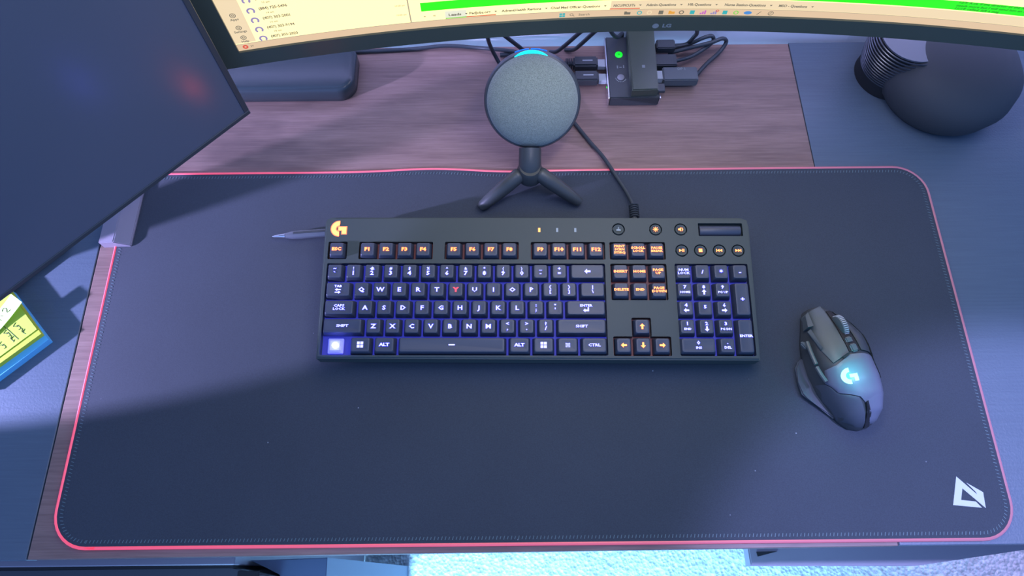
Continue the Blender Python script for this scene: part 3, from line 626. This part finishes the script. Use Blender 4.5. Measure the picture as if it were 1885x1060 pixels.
# ------------------------------------------------------------------ curved monitor
YC, RCV, XC = 26.8, 212., 12.9
def curve_pt(u, v, d=0.):       # u along the arc from the middle, v up from the screen's lower edge, d towards the viewer
    a = u / RCV; return Vector((XC + (RCV - d) * math.sin(a), YC - RCV + (RCV - d) * math.cos(a), 17 + v))
mon = thing('curved_monitor', (XC, 30, 0), 'wide curved monitor showing a cream spreadsheet and contact list above the desk', 'monitor')
def mp(mb): return mb.mapv(lambda c: curve_pt(c.x, c.y, c.z)).tf(Matrix.Translation((-XC, -30, 0)))
def strip(u0, u1, v0, v1, d0, d1, n=48):
    q = MB(); q.loft([[(u, v0, d0), (u, v1, d0), (u, v1, d1), (u, v0, d1)] for u in [u0 + (u1 - u0) * k / n for k in range(n + 1)]])
    bmesh.ops.recalc_face_normals(q.bm, faces=q.bm.faces); return q
HW = 40.3
def slab(u0, u1, v0, v1, d0, d1, name, mt_, parent=mon, n=48, **k):
    q = mp(strip(u0, u1, v0, v1, d0, d1, n)); bmesh.ops.recalc_face_normals(q.bm, faces=q.bm.faces); return q.build(name, mt_, parent, **k)
slab(-HW - 2.2, HW + 2.2, -1.7, 35.0, -2.2, -.12, 'rear_housing', 'bezel')
scn = slab(-HW, HW, 0, 33.8, -.12, 0, 'screen', 'screen'); scn['label'] = 'glowing cream display'
slab(-HW - 2.3, HW + 2.3, -1.85, -.0, -.4, .25, 'bottom_bezel', 'bezel')
slab(-HW - 2.3, HW + 2.3, 33.8, 35.2, -.4, .25, 'top_bezel', 'bezel')
slab(-HW - 2.3, -HW, -.0, 33.8, -.4, .25, 'side_bezel', 'bezel', n=2); slab(HW, HW + 2.3, -.0, 33.8, -.4, .25, 'side_bezel', 'bezel', n=2)
def spart(name, mt_, fn, d=.03, parent=scn):
    q = MB(); fn(q); bmesh.ops.subdivide_edges(q.bm, edges=[e for e in q.bm.edges if e.calc_length() > 3], cuts=12) if False else None
    return mp(q.mapv(lambda c: Vector((c.x, c.y, d + c.z)))).build(name, mt_, parent)
def rect(u0, u1, v0, v1, n=1, z=0.):
    def f(q):
        for k in range(n): a, b_ = u0 + (u1 - u0) * k / n, u0 + (u1 - u0) * (k + 1) / n; q.flat([(a, v0), (b_, v0), (b_, v1), (a, v1)], z)
    return f
spart('contact_panel', 'scr_side', rect(-HW, -38.4, .95, 33.8))
spart('taskbar', 'scr_bar', rect(-HW, HW, 0, .80, 40), .02)
spart('sheet_footer', 'scr_side', rect(-5.2, HW, .86, 1.95, 30), .02)
spart('taskbar_rule', 'scr_line', rect(-HW, HW, .80, .86, 40), .035)
spart('window_edge', 'scr_line', rect(-24.05, -23.93, .86, 33.8), .03)
spart('highlighted_row', 'scr_green', rect(-22.9, HW, 2.08, 3.12, 40), .04)
spart('sheet_rule', 'scr_line', rect(-24, HW, 3.95, 4.0, 40), .03)
for y_, t_ in ((4.35, None), (2.8, None), (1.55, None)): pass
def ringp(q, x, y, r, w_=.07, n=14):
    for k in range(n):
        a, b_ = 2 * PI * k / n, 2 * PI * (k + 1) / n
        q.flat([(x + r * math.cos(a), y + r * math.sin(a)), (x + r * math.cos(b_), y + r * math.sin(b_)), (x + (r - w_) * math.cos(b_), y + (r - w_) * math.sin(b_)), (x + (r - w_) * math.cos(a), y + (r - w_) * math.sin(a))])
for y_, t_ in ((4.35, 'Apps'), (2.85, 'Settings'), (1.62, 'Help')):
    spart('menu_icon', 'scr_text', lambda q: (ringp(q, -39.33, y_, .27), ringp(q, -39.33, y_, .12, .06), q.text(t_, .36, -39.33, y_ - .48, 0, .008)), .06)
for k, (v_, t_) in enumerate([(5.75, '(786) 602-4410'), (4.55, '(884) 725-5496'), (3.42, '(407) 303-2001'), (2.28, '(407) 303-9194'), (1.15, '(407) 303-2020')]):
    def f(q, v_=v_, t_=t_):
        q.mi = 0
        for j in range(12):
            a, b_ = -.9 + 4.95 * j / 12, -.9 + 4.95 * (j + 1) / 12
            q.flat([(-37.67 + .38 * math.cos(a), v_ + .38 * math.sin(a)), (-37.67 + .38 * math.cos(b_), v_ + .38 * math.sin(b_)), (-37.67 + .2 * math.cos(b_), v_ + .2 * math.sin(b_)), (-37.67 + .2 * math.cos(a), v_ + .2 * math.sin(a))])
        q.mi = 1; q.text(t_, .42, -36.95, v_ + .12, 0, .014, align='LEFT', sx=.95); q.text('%d am' % (12 + 2 * k), .30, -36.5, v_ - .42, 0, .004, align='LEFT') if v_ > 1.5 else None
    spart('contact_entry', ('scr_lilac', 'scr_text'), f, .06)
for v_ in (3.05, 1.92): spart('entry_time', 'scr_text', lambda q: q.text('10:00 am', .26, -24.75, v_, 0, .002), .06)
spart('notification_badge', 'scr_red', lambda q: ringp(q, -39.55, .45, .26, .17), .06)
spart('notification_text', 'scr_text', lambda q: q.text('37', .3, -38.95, .42, 0, .004), .06)
spart('active_tab', 'scr_pale', rect(-20.75, -18.75, .98, 1.85), .045)
for t_, a, b_, ul in (('Leads', -20.45, -19.25, 'scr_lime'), ('PedJobs.org', -18.5, -16.5, 'scr_red'), ('AdventHealth Regions', -15.45, -11.75, None), ('Chief Med Officer-Questions', -10.85, -6.2, None), ('NICU/PICU/Ts', -4.95, -2.9, 'scr_red'),
                      ('Admin-Questions', -1.85, .95, None), ('HR-Questions', 2.05, 4.25, None), ('Nurse Station-Questions', 5.5, 9.35, None), ('MSO - Questions', 10.55, 13.2, None)):
    def f(q, t_=t_, a=a, b_=b_):
        n0 = len(q.bm.verts); q.text(t_, .42, 0, 1.37, 0, .014, align='LEFT'); vs = list(q.bm.verts)
        mx = max(v_.co.x for v_ in vs); [setattr(v_.co, 'x', a + v_.co.x * (b_ - a) / mx) for v_ in vs]
        q.flat([(b_ + .35, 1.45), (b_ + .62, 1.45), (b_ + .485, 1.28)])
    o = spart('sheet_tab', 'scr_text', f, .06)
    if ul: spart('tab_underline', ul, rect(a - .3, b_ + .5, .90, 1.02), .05)
spart('sheet_buttons', 'scr_text', lambda q: (q.text('+', .4, -22.65, 1.42, 0, .006), q.text('=', .45, -21.75, 1.42, 0, .008)), .06)
spart('start_icon', 'scr_teal', lambda q: [q.flat([(-9.98 + .29 * i, .15 + .27 * j), (-9.73 + .29 * i, .15 + .27 * j), (-9.73 + .29 * i, .38 + .27 * j), (-9.98 + .29 * i, .38 + .27 * j)]) for i in (0, 1) for j in (0, 1)], .06)
spart('search_box', 'scr_text', lambda q: (ringp(q, -8.82, .42, .17, .05), q.flat([(-8.70, .32), (-8.66, .36), (-8.52, .20), (-8.56, .16)]), q.text('Search', .40, -7.62, .38, 0, .004)), .06)
ics = [(-3.50, 'scr_text', 0), (-2.35, 'scr_teal', 1), (-1.4, 'scr_side', 1), (-.30, 'scr_text', 2), (.72, 'scr_orange', 0), (1.65, 'scr_text', 1), (2.68, 'scr_teal', 2), (3.70, 'scr_pink', 3), (4.72, 'scr_lilac', 3), (5.78, 'scr_teal', 2), (6.83, 'scr_lime', 1), (7.95, 'scr_blue', 4), (9.0, 'scr_text', 5), (10.12, 'scr_text', 6)]
for x, mt_, kd in ics:
    def f(q, x=x, kd=kd):
        y = .40
        if kd == 0: q.flat([(x - .3, y - .2), (x + .3, y - .2), (x + .3, y + .1), (x, y + .1), (x - .1, y + .2), (x - .3, y + .2)])
        elif kd == 1: ringp(q, x, y, .25, .1)
        elif kd == 2: q.flat([(x - .22, y - .24), (x + .22, y - .24), (x + .22, y + .24), (x - .22, y + .24)])
        elif kd == 3: [q.flat([(x - .28 + .2 * k, y - .24), (x - .12 + .2 * k, y - .24), (x - .12 + .2 * k, y - .05 + .15 * k), (x - .28 + .2 * k, y - .05 + .15 * k)]) for k in range(3)]
        elif kd == 4: q.flat([(x + .38 * math.cos(a * PI / 8), y + .22 * math.sin(a * PI / 8)) for a in range(16)])
        elif kd == 5: q.flat([(x - .2, y - .2), (x - .12, y - .22), (x + .2, y + .2), (x + .12, y + .2)])
        else: ringp(q, x, y, .27, .06); q.text('J7', .3, x, y, 0, .004)
    spart('taskbar_icon', mt_, f, .06)
spart('alert_dot', 'scr_red', lambda q: ringp(q, 5.02, .62, .15, .07), .07)
for v_, t_ in ((3.0, '12/9: R.ca. if the director of the NICU, very personable'), (2.62, 'needs more but I will send him an intro'), (2.28, '11/19: called, left a msg')):
    spart('row_text', 'scr_dark', lambda q: q.text(t_, .34, 26.2, v_, 0, .004, align='LEFT', shear=.2, sx=1.25), .06)
q = MB(); q.flat([(-.55 + .32 * math.cos(a * PI / 10), -1.15 + .32 * math.sin(a * PI / 10)) for a in range(20)]); q.text('LG', .62, .55, -1.15, 0, .03, sx=1.15)
mp(q.mapv(lambda c: Vector((c.x, c.y, .27)))).build('maker_mark', 'logo_grey', mon)
# stand: neck behind the panel, foot on the desk against the wall
q = MB(); q.box(12.4, 15.4, 38.05, 38.6, -60, 32, .1, 2); q.tf(Matrix.Translation((-XC, -30, 0))); q.build('stand_neck', 'bezel', mon)
q = MB(); q.box(12.4, 15.4, 28.9, 38.05, 26, 31, .3, 2); q.tf(Matrix.Translation((-XC, -30, 0)));  q.build('mount', 'bezel', mon)

# ------------------------------------------------------------------ left monitor (dark)
LA = math.radians(45.3)
lm = thing('side_monitor', (-38.5, 14.0, 0), 'dark switched off monitor turned inwards at the left of the desk', 'monitor')
ex = Vector((math.cos(LA), math.sin(LA), 0)); nn = Vector((math.sin(LA), -math.cos(LA), 0))
lean = .06; ez = (Vector((0, 0, 1)) + nn * lean).normalized(); en = ex.cross(ez).normalized()
corner = Vector((-27.99, 19.66, 12.0))
ML = Matrix.Translation(corner - Vector((-38.5, 14.0, 0))) @ Matrix((ex, ez, en)).transposed().to_4x4()
WL, HL = 54., 32.
def lp(mb, name, mt_, **k): return mb.tf(ML).build(name, mt_, lm, **k)
lp(MB().box(-WL, 0, 0, HL, -.3, -.02, 0), 'screen', 'offscreen')['label'] = 'dark unlit display'
lp(MB().box(-WL - .5, .55, -.55, -.0, -1.6, .06, .05, 1), 'bottom_bezel', 'black'); lp(MB().box(-WL - .5, .55, HL, HL + .5, -1.6, .06, .05, 1), 'top_bezel', 'black')
lp(MB().box(0, .55, 0, HL, -1.6, .06, .05, 1), 'side_bezel', 'black'); lp(MB().box(-WL - .5, -WL, 0, HL, -1.6, .06, .05, 1), 'side_bezel', 'black')
lp(MB().box(-WL, 0, 0, HL, -1.6, -.3), 'rear_housing', 'black')
lp(MB().box(-36, -24, 10, 22, -3.2, -1.6, .3, 2), 'mount', 'black')
b0 = corner + ex * -30 - nn * 14
q = MB().box(-2, 2, -1.2, 1.2, .8, 26, .2, 1); q.tf(Matrix.Translation(Vector((b0.x + 38.5, b0.y - 14, 0))) @ Matrix.Rotation(LA, 4, 'Z')).build('stand_neck', 'black', lm)
q = MB().box(-2, 2, .5, 10.6, 21, 25, .2, 1); q.tf(Matrix.Translation(Vector((b0.x + 38.5, b0.y - 14, 0))) @ Matrix.Rotation(LA, 4, 'Z') @ Matrix.Scale(-1, 4, (0, 1, 0)))
bmesh.ops.reverse_faces(q.bm, faces=q.bm.faces); q.build('arm', 'black', lm)
q = MB().prism(rrect(-9, 9, -4.5, 6, 1.5, 5), 0, .8, .15, 2); q.tf(Matrix.Translation(Vector((b0.x + 38.5, b0.y - 14, 0))) @ Matrix.Rotation(LA, 4, 'Z')).build('base', 'black', lm)

# ------------------------------------------------------------------ low glossy box behind the left monitor
bx_ = thing('storage_box', (-29, 32, 0), 'low black rounded box with glossy corners beside the left monitor', 'box')
q = MB(); q.loft([[(x, y, z) for x, y in rrect(-8.2 + i_, 8.8 - i_, -2.0 + i_, 5.2 - i_, 2.0 - i_ * .6, 8)] for z, i_ in ((.02, .1), (.12, 0), (1.5, 0), (1.85, .08), (2.08, .28), (2.2, .65))]); q.build('case', 'blackgloss', bx_, True, 60)

# ------------------------------------------------------------------ hub with bar adapter, plugs and leads
hub = thing('switch_box', (12.3, 31.7, 0), 'black metal switch box with a glowing green button and silver edge', 'switch box')
def hp(mb, name, mt_, **k): return mb.tf(Matrix.Translation((-12.3, -31.7, 0))).build(name, mt_, hub, **k)
hp(MB().box(9.85, 15.7, 28.95, 37.95, .05, 1.6, .1, 2), 'case', 'black')
hp(MB().box(9.70, 9.85, 28.9, 37.9, .1, 1.6, .03, 1), 'edge_trim', 'silver')
hp(MB().box(15.7, 15.85, 28.9, 29.4, .3, 1.55, .03, 1), 'corner_trim', 'silver')
hp(MB().lathe([(.45, 1.6), (.45, 1.68), (.38, 1.72), (.16, 1.72)], (11.30, 35.2, 0), 24), 'power_button', 'green_led', smooth=True)
hp(MB().lathe([(.16, 1.72), (.14, 1.735), (.02, 1.735)], (11.30, 35.2, 0), 16), 'button_dot', 'green_dark')
hp(MB().lathe([(.42, 1.6), (.42, 1.68), (.3, 1.72), (.05, 1.72)], (11.33, 31.85, 0), 24), 'select_button', 'paper_grey', smooth=True)
q = MB()
for k in range(9):
    a = PI * (1.05 + .9 * k / 9); q.box(11.33 + .62 * math.cos(a) - .06, 11.33 + .62 * math.cos(a) + .06, 31.85 + .62 * math.sin(a) - .05, 31.85 + .62 * math.sin(a) + .05, 1.6, 1.62)
q.box(10.95, 11.1, 33.2, 33.6, 1.6, 1.62); q.box(11.7, 11.83, 33.25, 33.65, 1.6, 1.62); q.box(11.25, 11.55, 33.3, 33.4, 1.6, 1.62)
hp(q, 'port_marks', 'logo_grey')
hp(MB().lathe([(.10, 0), (.10, .05), (.03, .06)], (9.70, 31.0, .9), 10, Matrix.Rotation(-PI / 2, 4, 'Y')), 'status_light', 'green_led')
ad = thing('docking_bar', (13.95, 33, 1.62), 'flat black bar lying across the top of the switch box', 'docking bar')
MB().prism([(-1.62, -3.9), (1.42, -3.8), (1.62, 5.0), (-1.62, 5.0)], 0.0, 1.15, .12, 2).build('case', 'bezel', ad)
MB().box(-.25, .1, -.7, -.3, 1.15, 1.16).build('mark', 'logo_grey', ad)
MB().box(1.46, 2.35, -3.5, -2.4, .05, .45, .05, 1).build('side_tab', 'black', ad)
for n_, (y, pts, lb) in enumerate(((34.4, [(5.9, 34.45, 1.0), (4.6, 34.6, .9), (2.8, 35.6, .5), (.5, 36.6, .4), (-3, 36.4, .4)], 'black lead with silver slotted plug, rear one on the left of the switch box'),
                                   (32.25, [(5.9, 32.27, 1.0), (4.8, 32.4, .9), (3.3, 33.2, .5), (1.6, 35.0, .4), (-1, 35.9, .4)], 'black lead with silver slotted plug, front one on the left of the switch box'))):
    t = thing('display_lead', (9.3, y, .3), lb, 'cable', 'leads plugged into the left of the switch box')
    def up(mb): return mb.tf(Matrix.Translation((-9.3, -y, -.3)))
    up(MB().box(8.75, 9.68, y - .55, y + .55, .55, 1.2, .05, 1)).build('plug_tip', 'steel', t)
    up(MB().box(5.8, 8.75, y - .75, y + .75, .45, 1.65, .2, 2)).build('plug_body', 'black', t)
    up(MB().box(6.9, 8.1, y - .07, y + .07, 1.65, 1.67)).build('plug_mark', 'steel', t)
    q = MB()
    for k in range(5): q.box(4.9 + k * .22, 5.03 + k * .22, y - .5, y + .5, .6, 1.5, .05, 1)
    up(q).build('strain_relief', 'rubber', t)
    up(MB().tube(pts, .28)).build('wire', 'cable', t, True)
def lead(name, loc, lb, box, tip, pts, r=.24, mt_='black', bz=(.5, 1.7), group='leads plugged into the right of the switch box', mark=False):
    t = thing(name, loc, lb, 'cable', group)
    def up(mb): return mb.tf(Matrix.Translation(tuple(-c_ for c_ in loc)))
    up(MB().box(*box, *bz, .12, 2)).build('plug_body', mt_, t)
    if tip: up(MB().box(*tip, bz[0] + .2, bz[1] - .2, .03, 1)).build('plug_tip', 'steel', t)
    if mark:
        q = MB(); q.text('DP 1', .5, (box[0] + box[1]) / 2 + .2, box[3] - .35, bz[1] + .01, .01); up(q).build('print', 'logo_grey', t)
    if pts: up(MB().tube(pts, r)).build('wire', 'cable', t, True)
M['rib'] = mat('dark_satin_wire', (.10, .11, .13), .3, metal=.6)
M['plug_grey'] = mat('grey_plug_plastic', (.10, .115, .12), .5)
lead('display_lead', (16, 32.3, .3), 'large grey black display plug on the right of the switch box', (16.35, 20.5, 31.35, 33.3), (15.4, 16.35, 31.7, 32.9), [(20.4, 32.4, 1.1), (21.87, 34.2, 1.0), (23.8, 36.23, .8), (24.5, 37.1, 1.5), (23.83, 37.0, 2.2), (22.53, 36.6, 2.0), (20.21, 36.4, 1.4), (17.5, 36.2, .6)], mt_='plug_grey', mark=True)
lead('display_lead', (16, 34.4, .3), 'small black plug above the large grey plug on the right of switch box', (15.4, 18.2, 33.55, 35.25), None, [(18.1, 34.6, 1.1), (20.06, 35.3, 1.0), (21.75, 36.3, 1.2), (22.9, 37.2, 1.5), (22.6, 37.4, 2.2), (21.6, 37.3, 2.0), (20.2, 37.3, 1.0), (18.2, 37.2, .5)])
lead('network_lead', (16.3, 36.5, .3), 'square black plug at the rear right corner of the switch box', (15.9, 18.15, 35.85, 37.2), None, None, bz=(1.0, 2.0), group=None)
for nm_, lb, pts in (('monitor_cable', 'black cable hanging from the monitor just left of the speaker top', [(-5.0, 35, 16), (-4.48, 33.5, 9), (-4.32, 33.4, 7), (-3.96, 35.08, 3), (-2.71, 34.42, .3), (-1.74, 32.8, .3)]),
                     ('monitor_cable', 'black cable slanting down behind the top of the round speaker', [(-5, 34, 14), (-3.18, 32.6, 9), (-2.3, 32.5, 8), (-.58, 33.46, 5), (1.25, 35.1, 1), (2.3, 36.9, .3)]),
                     ('monitor_cable', 'black cable slanting right of the speaker, the left one of two', [(7.9, 34.2, 14), (7.53, 33.3, 9), (6.13, 33.04, 8), (4.68, 33.87, 5), (3.85, 35.9, 1.5), (3.2, 36.9, .3)]),
                     ('monitor_cable', 'black cable slanting right of the speaker, nearer to the switch box', [(9.0, 33.6, 14), (8.72, 33.3, 9), (7.64, 33.02, 8), (6.55, 34.8, 4), (6.0, 36.6, 1), (5.0, 37.2, .3)]),
                     ('monitor_cable', 'black cable dropping onto the rear of the switch box', [(8.2, 35.8, 14), (8.5, 35.4, 9), (9.6, 34.6, 6.5), (10.9, 36.2, 3.5), (11.8, 37.9, 2.2), (11.9, 38.2, 1.0)]),
                     ('monitor_cable', 'black cable curving down to the desk right of the square plug', [(18.6, 33.5, 14), (18.77, 33.3, 9), (19.6, 34.53, 6), (20.2, 36.6, 3), (19.9, 37.6, .6), (18.6, 37.7, .25)]),
                     ('power_cable', 'black cable running along the rear edge of the desk behind the speaker', [(-24, 37.3, .3), (-20.4, 37.2, .3), (-14.06, 37.5, .3), (-9.73, 37.8, .5), (-6.38, 37.6, .4), (-4.04, 36.9, .9), (-1.4, 36.5, .9), (.5, 36.0, .8)])):
    o = MB().tube(pts, .24).build(nm_, 'cable', None, True, loc=(0, 0, 0)); tag(o, lb, 'cable', 'cables behind the curved monitor')

# ------------------------------------------------------------------ sticky notes
def note(name, label, mt_, cx, cy, z, ang, s, h, writing=None, curl=0., group='sticky notes at the left edge', w=None):
    w = w or s
    t = thing(name, (cx, cy, z), label, 'sticky note', group, rz=math.radians(ang))
    q = MB(); n = 10
    fz = lambda x, y: curl * max(0, (x + s / 2) / s) ** 2
    q.loft([[(-s / 2 + s * k / n, -w / 2, fz(-s / 2 + s * k / n, 0)), (-s / 2 + s * k / n, w / 2, fz(-s / 2 + s * k / n, 0)), (-s / 2 + s * k / n, w / 2, h + fz(-s / 2 + s * k / n, 0)), (-s / 2 + s * k / n, -w / 2, h + fz(-s / 2 + s * k / n, 0))] for k in range(n + 1)])
    bmesh.ops.recalc_face_normals(q.bm, faces=q.bm.faces); q.build('paper', mt_, t)
    if writing:
        q = MB()
        for st in writing: q.tube([(x, y, h + fz(x, y) + .015) for x, y in st], .028, 5, sub=3)
        q.build('handwriting', 'ink', t)
    return t
# local +x runs down-left to the frame's edge; each pad's near corner is at (s/2, s/2)-like extents
def pad_at(px_, py_, ang, s): # centre of a square whose right-hand corner sits at (px_, py_)
    a = math.radians(ang); return px_ - (math.cos(a) * s / 2 + math.sin(a) * s / 2), py_ - (math.sin(a) * s / 2 - math.cos(a) * s / 2)
A1 = 43.5
c1 = pad_at(-49.45, .15, A1, 7.6); note('sticky_note_pad', 'sky blue sticky note pad at the bottom of the pile', 'note_blue', c1[0], c1[1], .01, A1, 7.6, .8)
c2 = pad_at(-49.95, .60, A1 - 1, 7.6); note('sticky_note_pad', 'yellow green sticky note pad lying on the blue pad', 'note_olive', c2[0], c2[1], .82, A1 - 1, 7.6, .55)
c3 = pad_at(-50.45, 1.05, A1, 7.3); ca_, sa_ = math.cos(math.radians(A1)), math.sin(math.radians(A1))
def loc3(x, y): return ((x - c3[0]) * ca_ + (y - c3[1]) * sa_, -(x - c3[0]) * sa_ + (y - c3[1]) * ca_)
def word(x0, y0, x1, y1, n, amp):
    d = math.hypot(x1 - x0, y1 - y0); ux, uy = (x1 - x0) / d, (y1 - y0) / d
    return [loc3(x0 + (x1 - x0) * k / n - uy * amp * math.sin(k * 2.6) * (1 + .5 * math.sin(k * 1.3)) + ux * .12 * math.cos(k * 2.1), y0 + (y1 - y0) * k / n + ux * amp * math.sin(k * 2.6) * (1 + .5 * math.sin(k * 1.3)) + uy * .12 * math.cos(k * 2.1)) for k in range(n + 1)]
wr = [[loc3(-54.0, 1.5), loc3(-52.08, .01)], word(-52.97, 1.71, -51.54, .7, 12, .24), word(-53.71, .96, -52.36, -.22, 14, .22), word(-53.9, -.32, -53.12, -.9, 7, .22)]
note('sticky_note', 'yellow sticky note with handwriting on top of the green pad', 'note_lime', c3[0], c3[1], 1.40, A1, 7.3, .06, wr)
note('sticky_note', 'pale lime narrow sticky note lifted at the top of the pile', 'note_pale', -54.25, 2.15, 1.55, 55.5, 5.0, .05, [[(.6, .35), (.9, .5), (1.1, .2), (.85, -.15), (1.25, -.25)], [(.2, .2), (.35, -.05)], [(-.3, .5), (-.1, -.2)]], curl=.62, w=1.64)

# ------------------------------------------------------------------ round ribbed object at the right rear
fn = thing('desk_fan', (46.5, 31, 0), 'round black desk fan with silvery ribbed grille at the right rear corner', 'fan')
q = MB(); q.lathe([(6.3, .05), (7.0, 1.0), (7.6, 3.0), (7.3, 4.8), (6.0, 6.3), (3.8, 7.1), (1, 7.3)], (2.6, -.4, 0), 48); q.build('body', 'rubber', fn, True, 60)
q = MB()
for k in range(13):
    z = 1.8 + k * .40; r_ = 3.85 + .02 * k + .3 * math.sin(k / 12 * PI)
    q.tube([(-2.6 + r_ * math.cos(a * PI / 24), 2.2 + r_ * math.sin(a * PI / 24), z) for a in range(49)], .085, 6, sub=1)
MB().lathe([(3.7, 6.5), (3.75, 6.75), (.3, 6.85)], (-2.6, 2.2, 0), 40).build('top_cap', 'paper_grey', fn, True)
q.build('grille', 'rib', fn, True)
q = MB().lathe([(3.9, .05), (3.8, 1.8), (3.6, 3), (3.7, 6.2), (3.2, 6.5), (.5, 6.6)], (-2.6, 2.2, 0), 40); q.build('inner_drum', 'slot', fn, True)
o = MB().prism([(42.75, 36.0), (46.0, 39.0), (49.5, 38.9), (50, 35.0)], 0.01, .06).build('card_sheet', 'paper_grey', None, loc=(0, 0, 0)); tag(o, 'grey card lying behind the round fan', 'card')
